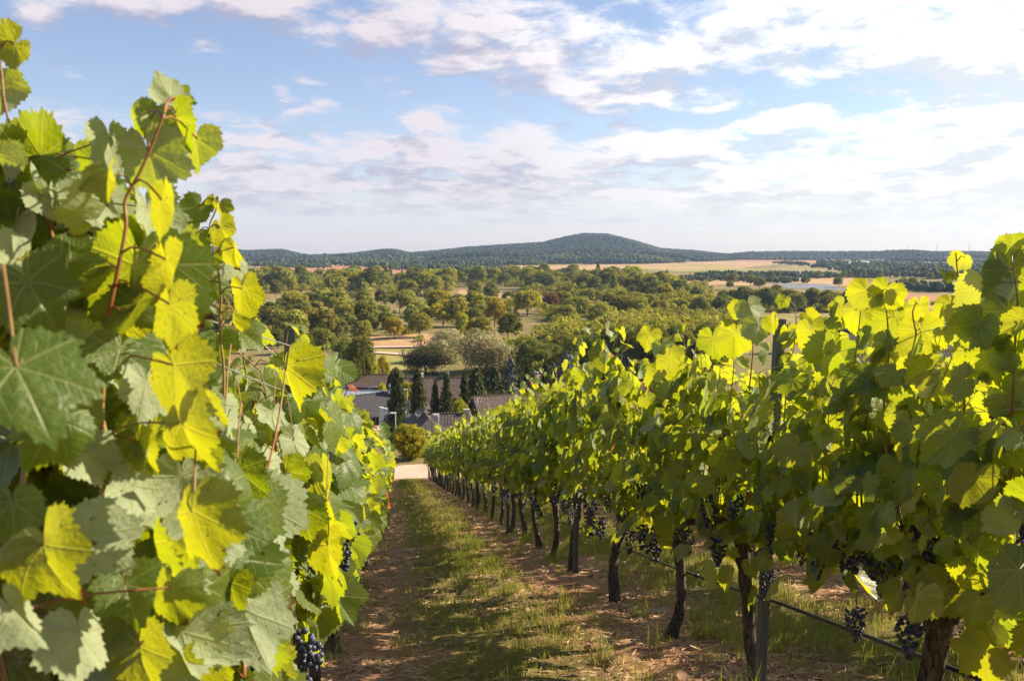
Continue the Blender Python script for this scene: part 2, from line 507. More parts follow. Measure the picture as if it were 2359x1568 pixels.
def polar_sheet(r, az, hfun, name, mat, kind='structure', label=None):
    A, Rr = np.meshgrid(az, r)
    x, y = Rr * np.sin(A), Rr * np.cos(A)
    V = np.stack([x, y, hfun(x, y)], -1)
    nr, na = len(r), len(az)
    i = np.arange(nr - 1)[:, None] * na; j = np.arange(na - 1)[None]
    Fq = np.stack([i + j, i + na + j, i + na + j + 1, i + j + 1], -1).reshape(-1, 4)[:, ::-1]
    mb = MB().add(V.reshape(-1, 3), Fq, V[..., :2].reshape(-1, 2), 0.5, True)
    o = mb.build(name, mat)
    return tag(o, label, None, None, kind)

az_f = np.concatenate([np.linspace(-180, -60, 40)[:-1], np.linspace(-60, 75, 360)[:-1], np.linspace(75, 180, 36)])
polar_sheet(np.geomspace(0.05, 4600, 300), np.radians(az_f), terrain, 'ground', M['ground'])

# ---- fields and tracks in the valley: sheets draped on the terrain
def drape(name, pts_px, mat, lift=0.06, n=14):
    """sheet over a four-cornered plot; corners are given as seen, then laid on the ground"""
    c = [ground_hit(*p)[:2] for p in pts_px]
    a, b = np.meshgrid(np.linspace(0, 1, n), np.linspace(0, 1, n))
    P = ((1 - a) * (1 - b))[..., None] * c[0] + (a * (1 - b))[..., None] * c[1] + (a * b)[..., None] * c[2] + ((1 - a) * b)[..., None] * c[3]
    z = terrain(P[..., 0], P[..., 1]) + lift
    V = np.concatenate([P, z[..., None]], -1).reshape(-1, 3)
    i = np.arange(n - 1)[:, None] * n; j = np.arange(n - 1)[None]
    Fq = np.stack([i + j, i + j + 1, i + n + j + 1, i + n + j], -1).reshape(-1, 4)
    n0 = np.cross(V[1] - V[0], V[n] - V[0])
    if n0[2] < 0: Fq = Fq[:, ::-1]
    o = MB().add(V, Fq, V[:, :2], 0.5, True).build(name, mat)
    return tag(o, None, None, None, 'structure')

def field_material(name, a, b, stripe=0.0, ang=0.3):
    m, N = material(name)
    pos = N.n('ShaderNodeNewGeometry').outputs['Position']
    x, y, z = N.sep(pos)
    flat = N.xyz(x, y)
    f = N.noise(flat, 0.05, 6.0, 0.65)
    g = N.noise(flat, 0.9, 5.0, 0.7)
    c = N.mix(N.ss(N.m('ADD', N.m('MULTIPLY', f, 0.6), N.m('MULTIPLY', g, 0.4)), 0.35, 0.65), a, b)
    if stripe:
        s = N.m('SINE', N.m('MULTIPLY', N.m('ADD', N.m('MULTIPLY', x, math.cos(ang)), N.m('MULTIPLY', y, math.sin(ang))), stripe))
        c = N.mix(N.m('MULTIPLY', N.ss(s, -0.2, 0.6), 0.4), c, tuple(q * 0.55 for q in a))
    finish(N, N.n('ShaderNodeBsdfPrincipled', {'Base Color': c, 'Roughness': 0.95, 'Specular IOR Level': 0.1}).outputs[0])
    return m
M['f_tan'] = field_material('stubble_field', (0.36, 0.21, 0.10), (0.47, 0.31, 0.16))
M['f_brown'] = field_material('ploughed_field', (0.33, 0.15, 0.075), (0.42, 0.22, 0.12))
M['f_green'] = field_material('green_field', (0.22, 0.21, 0.055), (0.34, 0.29, 0.09))
M['f_olive'] = field_material('meadow', (0.20, 0.17, 0.06), (0.31, 0.25, 0.10))
M['f_net'] = field_material('netted_field', (0.16, 0.175, 0.20), (0.24, 0.25, 0.27), 0.25, 1.2)
M['gravel'] = field_material('gravel', (0.44, 0.31, 0.235), (0.58, 0.43, 0.33))
FIELDS = [('field', [(1190, 607), (1900, 600), (1720, 616), (1180, 628)], 'f_tan'),
          ('field', [(1380, 613), (1640, 609), (1760, 622), (1560, 626)], 'f_green'),
          ('field', [(560, 604), (930, 618), (1010, 634), (610, 622)], 'f_brown'),
          ('field', [(1700, 594), (1920, 598), (1960, 606), (1690, 603)], 'f_brown'),
          ('field', [(1900, 602), (2330, 606), (2300, 630), (1750, 624)], 'f_olive'),
          ('field', [(1545, 640), (1960, 640), (2010, 660), (1570, 657)], 'f_tan'),
          ('field', [(1755, 652), (1905, 654), (1950, 669), (1815, 664)], 'f_net'),
          ('field', [(1700, 668), (2060, 676), (2090, 700), (1720, 684)], 'f_tan'),
          ('field', [(2030, 672), (2360, 692), (2360, 706), (2060, 690)], 'f_brown'),
          ('field', [(2030, 694), (2360, 714), (2360, 742), (2070, 726)], 'f_tan'),
          ('meadow', [(1660, 716), (1960, 722), (1990, 770), (1650, 752)], 'f_olive'),
          ('meadow', [(575, 682), (700, 682), (672, 712), (575, 708)], 'f_olive'),
          ('meadow', [(1060, 668), (1200, 676), (1210, 690), (1050, 680)], 'f_tan'),
          ('meadow', [(846, 805), (960, 805), (960, 872), (850, 868)], 'f_green'),
          ('meadow', [(830, 778), (1000, 770), (980, 798), (836, 800)], 'f_tan'),
          ('field', [(240, 792), (520, 798), (540, 850), (230, 845)], 'f_brown')]
for k, (nm, pts, mt) in enumerate(FIELDS):
    drape(nm, pts, M[mt], 0.06 + 0.012 * k)
drape('path', [(836, 801.5), (965, 799.5), (965, 802.5), (836, 805)], M['gravel'], 0.5)
drape('path', [(836, 811), (965, 820), (965, 824.5), (836, 815)], M['gravel'], 0.5)
drape('path', [(240, 812), (560, 813), (560, 816), (240, 816)], M['gravel'], 0.5)

# gravel road across the foot of the vineyard
xs = np.linspace(-60, 80, 140); ys = np.linspace(45.0, 48.3, 8)
X, Y = np.meshgrid(xs, ys)
Yb = Y + 0.2 * np.sin(X * 0.4) * (Y > 48)
V = np.stack([X, Yb, terrain(X, Yb) + 0.02 + 0.03 * vnoise(X * 2, Yb * 2, 9)], -1)
nn = len(xs)
i = np.arange(len(ys) - 1)[:, None] * nn; j = np.arange(nn - 1)[None]
road = MB().add(V.reshape(-1, 3), np.stack([i + j, i + j + 1, i + nn + j + 1, i + nn + j], -1).reshape(-1, 4), None, 0.5, True).build('road', M['gravel'])
tag(road, kind='structure')

# ------------------------------------------------------------------ hills with forest
RIDGE = [(-1200, 560), (0, 556), (250, 552), (380, 557), (470, 568), (560, 576), (650, 573), (712, 588), (800, 583), (870, 575), (905, 574), (945, 582), (1010, 577), (1080, 568),
         (1150, 563), (1250, 557), (1300, 544), (1345, 536), (1400, 538), (1460, 553), (1520, 571), (1600, 576), (1680, 585), (1720, 582),
         (1800, 578), (2000, 578), (2250, 578), (2358, 581), (2700, 580), (3600, 575)]
FOOT = [(-1200, 612), (560, 604), (800, 606), (1000, 614), (1200, 610), (1500, 607), (1690, 598), (1800, 596), (2358, 602), (3600, 605)]
raz = np.array([azel(p, 600)[0] for p, _ in RIDGE]); rpy = np.array([q for _, q in RIDGE], float)
faz = np.array([azel(p, 600)[0] for p, _ in FOOT]); fpy = np.array([q for _, q in FOOT], float)
RD = 2900.0
def hill_h(x, y):
    az = np.arctan2(x, y); D = np.hypot(x, y)
    el_r = (575.0 - np.interp(az, raz, rpy)) / F * 0.985
    zr = EYE[2] + el_r * RD - 9.0
    fd = np.clip(-(FLOOR - EYE[2]) / ((np.interp(az, faz, fpy) - 575.0) / F), 900, 2300)
    t = np.clip((D - fd) / (RD - fd), 0, 1.6)
    prof = np.where(t < 1, t ** 1.15, 1 - 0.5 * (t - 1))
    wob = (vnoise(x / 170, y / 170, 3) - .5) * 34 * np.clip(t, 0, 1) * (1 - np.clip(t, 0, 1)) * 3
    return np.where(D > fd, FLOOR - 0.5 + (zr - FLOOR) * prof + wob, FLOOR - 3)
M['hill'] = field_material('hill_ground', (0.06, 0.075, 0.03), (0.12, 0.12, 0.05))
polar_sheet(np.linspace(850, 4300, 110), np.radians(np.linspace(-75, 85, 260)), hill_h, 'hills', M['hill'])

ICO_V = None
def ico():
    t = (1 + 5 ** .5) / 2
    V = np.array([[-1, t, 0], [1, t, 0], [-1, -t, 0], [1, -t, 0], [0, -1, t], [0, 1, t], [0, -1, -t], [0, 1, -t], [t, 0, -1], [t, 0, 1], [-t, 0, -1], [-t, 0, 1]], float)
    V /= np.linalg.norm(V[0])
    Fc = np.array([[0, 11, 5], [0, 5, 1], [0, 1, 7], [0, 7, 10], [0, 10, 11], [1, 5, 9], [5, 11, 4], [11, 10, 2], [10, 7, 6], [7, 1, 8], [3, 9, 4], [3, 4, 2], [3, 2, 6], [3, 6, 8], [3, 8, 9], [4, 9, 5], [2, 4, 11], [6, 2, 10], [8, 6, 7], [9, 8, 1]])
    return V, Fc
def ico2():
    V, Fc = ico()
    V = list(map(tuple, V)); cache = {}
    def mid(a, b):
        k = (min(a, b), max(a, b))
        if k not in cache:
            p = (np.array(V[a]) + np.array(V[b])); p /= np.linalg.norm(p)
            cache[k] = len(V); V.append(tuple(p))
        return cache[k]
    out = []
    for a, b, c in Fc:
        ab, bc, ca = mid(a, b), mid(b, c), mid(c, a)
        out += [[a, ab, ca], [b, bc, ab], [c, ca, bc], [ab, bc, ca]]
    return np.array(V), np.array(out)
IV, IF = ico()
IV2, IF2 = ico2()

M['forest'] = foliage_material('forest_foliage', (0.014, 0.030, 0.013), (0.11, 0.115, 0.035), (0.08, 0.09, 0.02), 0.08)
def blobs(mb, P, rad, hgt, rnd, rng, V0=IV, F0=IF, jit=0.25):
    n = len(P); k = len(V0)
    S = np.stack([rad, rad, hgt], -1)
    V = V0[None] * (1 + rng.uniform(-jit, jit, (n, k, 1))) * S[:, None] + P[:, None]
    Fc = F0[None] + (np.arange(n) * k)[:, None, None]
    mb.add(V.reshape(-1, 3), Fc.reshape(-1, F0.shape[1]), None, np.repeat(rnd, k), True)

rng = np.random.default_rng(5)
def forest():
    mb = MB()
    n = 80000
    az = np.radians(rng.uniform(-40, 48, n)); D = np.sqrt(rng.uniform(1150 ** 2, 3050 ** 2, n))
    x, y = D * np.sin(az), D * np.cos(az)
    fd = np.clip(-(FLOOR - EYE[2]) / ((np.interp(az, faz, fpy) - 575.0) / F), 900, 2300)
    z = hill_h(x, y)
    clear = vnoise(x / 210, y / 120, 11)
    t = (D - fd) / (RD - fd)
    keep = (D > fd + 10) & ~((clear > 0.70) & (t < 0.45))
    # open slopes with vineyards on the left hill
    px = 1179 + F * np.tan(az - YAW)
    keep &= ~((px > 520) & (px < 1000) & (t < 0.5) & (rng.random(n) < 0.75))
    x, y, z, t = x[keep], y[keep], z[keep], t[keep]
    m = len(x)
    h = rng.uniform(4, 6.5, m); r = rng.uniform(4.0, 7, m)
    tone = np.clip(0.08 + 0.42 * sstep(vnoise(x / 130, y / 110, 12), .3, .75) * rng.uniform(.3, 1.4, m) + 0.5 * (t < 0.16) * sstep(vnoise(x / 70, y / 70, 4), .5, .65) + .12 * rng.normal(0, 1, m), 0, 1)
    blobs(mb, np.stack([x, y, z + h * 0.8], -1), r, h, tone, rng)
    o = mb.build('forest', M['forest'])
    tag(o, 'dense dark forest covering the far hills', 'forest', None, 'stuff')
forest()

# ------------------------------------------------------------------ grape leaves
CT = np.array([0, 12, 24, 32, 45, 54, 68, 82, 90, 104, 118, 135, 150, 162, 172, 180.])
CR = np.array([1.0, .93, .82, .81, .89, .92, .85, .74, .73, .75, .71, .62, .56, .48, .27, .05])
def leaf_template(n, rings, teeth):
    th = np.linspace(-174, 174, n)
    r = np.interp(np.abs(th), CT, CR)
    if teeth:
        k = np.arange(n)
        r = r * np.choose(k % 4, [1.06, .955, 1.01, .93]) * (1 + 0.025 * np.sin(k * 1.7))
    a = np.radians(th)
    uv = [[0.0, 0.0]]
    for f in rings:
        uv += [[np.sin(t) * q * f, np.cos(t) * q * f] for t, q in zip(a, r if f == 1 else r * 0.5 + 0.5 * np.interp(np.abs(th), CT, CR))]
    uv = np.array(uv)
    tri = np.array([[0, 1 + i + 1, 1 + i] for i in range(n - 1)])
    quads = []
    for q in range(len(rings) - 1):
        b0, b1 = 1 + q * n, 1 + (q + 1) * n
        quads += [[b0 + i, b0 + i + 1, b1 + i + 1, b1 + i] for i in range(n - 1)]
    return uv, tri, np.array(quads).reshape(-1, 4)
LEAF = [leaf_template(73, (0.33, 0.68, 1.0), True), leaf_template(35, (0.55, 1.0), True), leaf_template(13, (1.0,), False), leaf_template(7, (1.0,), False)]

def add_leaves(mb, P, Nn, T, size, lod, rnd, rng, curl=None):
    uv, tri, quads = LEAF[lod]
    n, k = len(P), len(uv)
    Nn = Nn / (np.linalg.norm(Nn, axis=1)[:, None] + 1e-9)
    T = T - (T * Nn).sum(1)[:, None] * Nn
    T = T / (np.linalg.norm(T, axis=1)[:, None] + 1e-9)
    U = np.cross(T, Nn)
    u, v = uv[:, 0][None], uv[:, 1][None]
    r = np.sqrt(u * u + v * v); th = np.arctan2(u, v)
    if curl is None:
        curl = rng.normal(0.30, 0.38, n)
    curl = np.asarray(curl)[:, None]
    fold = rng.normal(0.15, 0.28, n)[:, None]
    w1 = rng.uniform(0.02, 0.10, n)[:, None]; p1 = rng.uniform(0, 6.28, n)[:, None]
    w2 = rng.uniform(0.004, 0.022, n)[:, None]; p2 = rng.uniform(0, 6.28, n)[:, None]
    ph3 = rng.uniform(0, 6.28, n)[:, None]; w3 = rng.uniform(.015, .06, n)[:, None]
    z = -curl * r * r * 0.55 + w3 * np.sin(5.0 * u + ph3) * np.cos(4.3 * v + ph3 * 2) + fold * np.abs(u) + w1 * r * np.sin(3 * th + p1) + w2 * r * np.sin(9 * th + p2)
    lobe = rng.uniform(-.05, .10, n)[:, None]; asy = rng.normal(0, .07, n)[:, None]
    rad = 1 + lobe * np.cos(th * 7.2) * r * r + asy * np.sign(u) * r
    u, v = u * rad, v * rad
    sy = (1 + rng.uniform(-.12, .12, n))[:, None]
    sx = 1 + rng.uniform(-.08, .12, n)[:, None]
    # bending shortens the blade a little
    sh = 1 - 0.12 * np.abs(curl) * r
    s = np.asarray(size)[:, None, None]
    V = P[:, None] + s * ((u * sx * sh)[..., None] * U[:, None] + (v * sy * sh)[..., None] * T[:, None] + z[..., None] * Nn[:, None])
    offs = (np.arange(n) * k)[:, None, None]
    faces = [(tri[None] + offs).reshape(-1, 3)]
    if len(quads): faces.append((quads[None] + offs).reshape(-1, 4))
    mb.add(V.reshape(-1, 3), faces, np.broadcast_to(uv[None], (n, k, 2)).reshape(-1, 2), np.repeat(rnd, k), True)

def slope_z(p):
    p = np.array(p, float)
    p[..., 2] -= SLOPE * p[..., 1]
    return p

def cluster_mesh(seed, near):
    rg = np.random.default_rng(seed)
    mb = MB()
    L = rg.uniform(0.14, 0.19)
    n = 75 if near else 30
    t = np.sort(rg.random(n)) ** 0.85
    rad = np.interp(t, [0, .18, .5, 1], [.022, .05, .04, .008]) * rg.uniform(.9, 1.15)
    a = rg.uniform(0, 2 * np.pi, n)
    rr = rad * rg.uniform(.55, 1.0, n)
    P = np.stack([rr * np.cos(a), rr * np.sin(a), -0.02 - t * L], -1)
    # a shoulder on one side
    P = np.concatenate([P, np.stack([rg.normal(.045, .014, n // 5), rg.normal(0, .014, n // 5), rg.normal(-.045, .018, n // 5)], -1)])
    m = len(P)
    b = rg.uniform(.0068, .0088, m) * (1.0 if near else 1.45)
    V0, F0 = (IV2, IF2) if near else (IV, IF)
    blobs(mb, P, b, b, rg.random(m), rg, V0, F0, 0.0)
    tube(mb, [(0, 0, .05), (0.003, 0, 0), (0, 0, -L * .8)], 0.0025, 5, 0.1)
    return mb.mesh('grape_cluster', M['grape'])
CL_NEAR = [cluster_mesh(40 + i, True) for i in range(5)]
CL_FAR = [cluster_mesh(60 + i, False) for i in range(3)]

def trunk_mesh(seed, lod, thick=1.0, lean=None):
    rg = np.random.default_rng(seed)
    mb = MB()
    k = 16 if lod <= 1 else 7
    z = np.linspace(-0.08, 0.86, k)
    if lean is None: lean = rg.uniform(-.14, .14)
    ph = rg.uniform(0, 6)
    y = lean * (z / .86 - .0) + .04 * np.sin(z * 7 + ph) - lean * 1.0 * 0
    x = .03 * np.sin(z * 5 + ph * 2)
    r = np.interp(z, [-.08, 0, .12, .5, .72, .80, .86], [.06, .05, .038, .034, .044, .06, .035]) * thick * rg.uniform(.88, 1.15)
    tube(mb, np.stack([x, y, z], -1), r, 14 if lod <= 1 else 6, rg.random(), True, True, 0.22 if lod <= 1 else .1, rg)
    # the two arms that carry the canes
    for s in (-1, 1):
        q = np.linspace(0, 1, 7)
        pts = np.stack([.02 * np.sin(q * 4 + ph), y[-3] + s * q * .5, .80 + .06 * np.sin(q * 2.2)], -1)
        pts = slope_z(pts - [0, y[-3], 0]) + [x[-3], y[-3], 0]
        tube(mb, pts, np.linspace(.03, .012, 7) * thick ** .5, 8 if lod <= 1 else 5, .5, True, True, .15, rg)
    if lod <= 1:
        for _ in range(7):   # old spurs on the head
            a = rg.uniform(0, 6.28); c = np.array([x[-3], y[-3], rg.uniform(.68, .84)])
            e = c + np.array([math.cos(a), math.sin(a), rg.uniform(.1, .9)]) * rg.uniform(.04, .085) * thick
            tube(mb, [c, (c + e) / 2, e], [.028 * thick, .022 * thick, .010], 7, .3, True, True, .2, rg)
    return mb.mesh('trunk', M['bark'])

def vine_meshes(seed, lod, dense=1.0, tall=1.0, xlim=0.30, keep=None, low=True):
    """canes and foliage of one vine, with the slope of the row built in"""
    rg = np.random.default_rng(seed)
    cb, fb = MB(), MB()
    P, Nn, T, S, RN = [], [], [], [], []
    nc = 10
    for c in range(nc):
        y0 = -0.66 + 1.32 * (c + rg.uniform(.15, .85)) / nc
        top = rg.normal(1.82, .11) * tall
        if rg.random() < .22: top += rg.uniform(.12, .34)
        k = 9
        q = np.linspace(0, 1, k)
        bx, by = rg.normal(0, .05), rg.normal(0, .10)
        ph = rg.uniform(0, 6)
        pts = np.stack([bx * q + .03 * np.sin(q * 6 + ph), y0 + by * q + .03 * np.cos(q * 5 + ph), .84 + (top - .84) * q], -1)
        pts[-1, :2] += rg.normal(0, .04, 2)
        tube(cb, slope_z(pts), np.linspace(.0052, .002, k), 6 if lod == 0 else 4, rg.random(), True, False)
        nodes = int((top - .84) / .060)
        for j in range(nodes):
            s = (j + .5) / nodes
            b = np.array([np.interp(s, q, pts[:, d]) for d in range(3)])
            side = 1 if (j + c) % 2 else -1
            if rg.random() < .2: side = -side
            reps = 1 if s > .85 else (2 if rg.random() < .6 * dense else 1)
            for rep in range(reps):
                ln = rg.uniform(.05, .12) * (1.0 if s < .8 else .6)
                dirv = np.array([side * rg.uniform(.4, 1.0), rg.normal(0, .65), rg.uniform(-.1, .6)])
                dirv /= np.linalg.norm(dirv)
                e = b + dirv * ln
                sz = rg.normal(.081, .023) * (1.0 if s < .78 else np.interp(s, [.78, 1], [1, .55]))
                P.append(e); S.append(max(.03, sz)); RN.append(rg.random())
                nn_ = np.array([side * rg.uniform(.35, 1.1), rg.normal(0, .55), rg.uniform(.0, .85)])
                if rg.random() < .18: nn_ = rg.normal(0, 1, 3)
                Nn.append(nn_); T.append(np.array([side * rg.uniform(0, .7), rg.normal(0, .45), -rg.uniform(.4, 1.1)]))
                if lod <= 1:
                    mid = (b + e) / 2 + [0, 0, .012]
                    tube(cb, slope_z(np.array([b, mid, e])), [.0022, .0016, .0014], 3 if lod else 5, rg.random(), True, False)
    extra = int((205 if lod < 3 else 150) * dense)
    ex = np.stack([rg.choice([-1, 1], extra) * np.abs(rg.normal(.14, .10, extra)), rg.uniform(-.70, .70, extra), .74 + 1.10 * tall * rg.beta(1.3, 1.45, extra)], -1)
    for e in ex:
        side = np.sign(e[0])
        if low and rg.random() < .22: e[2] -= rg.uniform(.05, .22)
        P.append(e); S.append(max(.035, rg.normal(.078, .026))); RN.append(rg.random())
        Nn.append(np.array([side * rg.uniform(.3, 1.1), rg.normal(0, .5), rg.uniform(-.1, .85)]))
        T.append(np.array([side * rg.uniform(0, .7), rg.normal(0, .45), -rg.uniform(.4, 1.1)]))
    P = slope_z(np.array(P)); Nn = np.array(Nn); T = np.array(T); S = np.array(S); RN = np.array(RN) * .98
    RN = np.where(rg.random(len(RN)) < .0025, .995, RN)
    P[:, 0] = np.clip(P[:, 0], -xlim - .06, xlim + .06)
    if keep is not None:
        kk = keep(P, S)
        P, Nn, T, S, RN = P[kk], Nn[kk], T[kk], S[kk], RN[kk]
    if lod == 3: S = S * 1.12
    if len(P): add_leaves(fb, P, Nn, T, S, lod, RN, rg)
    return cb, fb

ORD = ['first', 'second', 'third', 'fourth', 'fifth', 'sixth', 'seventh', 'eighth', 'ninth', 'tenth', 'eleventh', 'twelfth', 'thirteenth', 'fourteenth',
       'fifteenth', 'sixteenth', 'seventeenth', 'eighteenth', 'nineteenth', 'twentieth']
def ordinal(k):
    if k < 20: return ORD[k]
    tens = {2: 'twenty', 3: 'thirty', 4: 'forty', 5: 'fifty', 6: 'sixty', 7: 'seventy', 8: 'eighty', 9: 'ninety'}
    n = k + 1
    t = tens[min(9, n // 10)]
    return (t[:-1] + 'ieth') if n % 10 == 0 else t + '-' + ORD[n % 10 - 1]

SHARED = {}
def shared(lod, v):
    if (lod, v) not in SHARED:
        cb, fb = vine_meshes(900 + lod * 50 + v, lod)
        SHARED[(lod, v)] = (cb.mesh('canes', M['cane']), fb.mesh('foliage', M['leaf']), trunk_mesh(300 + lod * 20 + v, lod))
    return SHARED[(lod, v)]

def put_vine(x, y, lod, label, group, seed, unique=None, thick=1.0, lean=None, grapes=0, grape_side=None, trunk=True):
    z = float(terrain(x, y))
    t = thing('grapevine', label, 'grapevine', (x, y, z), 0, group)
    rg = np.random.default_rng(seed)
    if unique is not None:
        cb, fb = unique
        cane, fol = cb.mesh('canes', M['cane']), fb.mesh('foliage', M['leaf'])
        trk = trunk_mesh(seed, 0, thick, lean)
    else:
        cane, fol, trk = shared(lod, rg.integers(0, (3, 5, 5, 4)[lod]))
    zs = float(np.interp(y, [3, 5, 8, 20, 44], [1.0, 1.05, 1.10, 1.13, 1.16] if x > 0 else [.9, .89, .88, .9, .94])) * rg.uniform(.97, 1.05)
    fz = (0, 0, -SLOPE * 0)
    if trunk: link('trunk', trk, t)
    parts = ([link('canes', cane, t)] if lod < 3 else []) + [link('foliage', fol, t)]
    for o in parts: o.scale = (1.0, zs, zs) if y > 5 else (1, 1, 1)
    for k in range(grapes):
        me = (CL_NEAR if lod <= 1 else CL_FAR)[rg.integers(0, 5 if lod <= 1 else 3)]
        s = grape_side if grape_side is not None and rg.random() < .7 else rg.choice([-1, 1])
        yy = rg.uniform(-.6, .6)
        g = link('grape_cluster', me, t, (s * rg.uniform(.06, .2), yy, rg.uniform(.72, 1.10) - SLOPE * yy))
        g.rotation_euler = (rg.normal(0, .1), rg.normal(0, .1), rg.uniform(0, 6.28))
        sc = rg.uniform(.75, 1.2)
        g.scale = (sc, sc, sc)
    return t

# ---- the rows
POSTS_R = [3.65, 7.80, 12.75, 17.8, 22.9, 28.0, 33.1, 38.2, 44.0]
POSTS_L = [3.5, 8.4, 13.4, 18.4, 23.4, 28.4, 33.4, 38.4, 44.0]
def relation(y, posts, row, n_after={}):
    j = sum(1 for p in posts if p < y)
    key = (row, j)
    n_after[key] = n_after.get(key, -1) + 1
    if j == 0:
        return 'green grapevine in the %s row, %s one before its nearest metal post' % (row, ORD[n_after[key]])
    return 'green grapevine in the %s row, %s one downhill of its %s metal post' % (row, ORD[n_after[key]], ORD[j - 1])

# right row, seen from its shaded side
RX, LX, STEP = 1.88, -0.42, 1.33
ys_r = [1.13, 2.43, 3.78, 5.0, 6.42, 7.98, 9.1, 10.25, 11.3] + [12.5 + STEP * k for k in range(40)]
ys_r = [y for y in ys_r if y < ROW_END]
right_vines = []
for k, y in enumerate(ys_r):
    lod = 0 if y < 5 else 1 if y < 13 else 2 if y < 30 else 3
    uq = vine_meshes(100 + k, 0, 1.1, .88 if k == 0 else .94) if lod == 0 else None
    rv = put_vine(RX, y, lod, relation(y, POSTS_R, 'right'), 'grapevines of the right row', 100 + k, uq,
             thick=1.1 if k == 1 else .86, lean={1: .05, 2: .2, 3: .36, 4: .26, 5: .1, 6: -.1}.get(k),
             grapes=(8, 9, 8, 8)[k] if k < 4 else 8 if lod <= 1 else 6 if y < 26 else 0, grape_side=-1)
    right_vines.append(rv)

# the next row behind it and one more, seen between the trunks
for row, x0, n_end, g in (('second right', 4.24, ROW_END, 'grapevines of the second right row'), ('third right', 6.56, 30, 'grapevines of the third right row')):
    for k, y in enumerate(np.arange(3.2, n_end, STEP)):
        lod = 2 if y < 14 else 3
        put_vine(x0, y, lod, relation(y, [p + .9 for p in POSTS_R], row), g, 300 + k + int(x0 * 10), grapes=2 if y < 14 else 0)

# left row, close to the camera and in the sun
SIL = [(-400, -50), (0, -50), (0, -50), (400, 120), (520, 270), (560, 330), (640, 380), (700, 400), (760, 430), (850, 520), (930, 600), (1000, 640), (1200, 700), (1400, 700), (2000, 720)]
def keep_l(x0, y0):
    z0 = float(terrain(x0, y0))
    sy, sx = np.array([a for a, _ in SIL], float), np.array([b for _, b in SIL], float)
    def f(P, S):
        W_ = P + [x0, y0, z0]
        px, py, d = project(W_)
        lim = np.interp(py, sy, sx)
        ok = (px + 0.6 * S * F / np.maximum(d, .2) < lim) | (d > 2.4)
        ok &= ~((d > -.3) & (d < 1.0))
        ok &= ~((d > 2.4) & (d < 4.5) & (py < 735))
        return ok
    return f
ys_l = [0.75, 1.9, 3.05, 4.15, 5.3, 6.6] + [7.9 + STEP * k for k in range(40)]
ys_l = [y for y in ys_l if y < ROW_END]
left_vines = []
for k, y in enumerate(ys_l):
    lod = 0 if y < 5 else 1 if y < 12 else 2 if y < 28 else 3
    uq = vine_meshes(200 + k, 0, 1.1, .70 if k < 2 else .88, xlim=.14, keep=keep_l(LX, y), low=False) if lod == 0 else None
    left_vines.append(put_vine(LX, y, lod, relation(y, POSTS_L, 'left'), 'grapevines of the left row', 200 + k, uq,
             lean={4: .22, 5: -.1}.get(k), grapes=7 if lod <= 1 else 4 if y < 24 else 0, grape_side=1))

for k, y in enumerate(np.arange(2.6, 40, STEP)):
    put_vine(-2.72, y, 2 if y < 10 else 3, relation(y, [p + .4 for p in POSTS_L], 'outer left'), 'grapevines of the outer left row', 700 + k)

# ---- leaves and shoots of the nearest left vine that stand clear in front of the lens
def stem(mb, pts, d, r0, r1):
    q = np.array([at(p[0], p[1], d if len(p) == 2 else p[2]) for p in pts])
    n = 6 * len(q)
    s = np.linspace(0, len(q) - 1, n)
    q2 = np.stack([np.interp(s, np.arange(len(q)), q[:, i]) for i in range(3)], -1)
    k = np.array([.25, .5, .25])
    for _ in range(3):
        q3 = q2.copy()
        q3[1:-1] = .25 * q2[:-2] + .5 * q2[1:-1] + .25 * q2[2:]
        q2 = q3
    tube(mb, q2, np.linspace(r0, r1, n), 8, .5, True, True)
    return q2

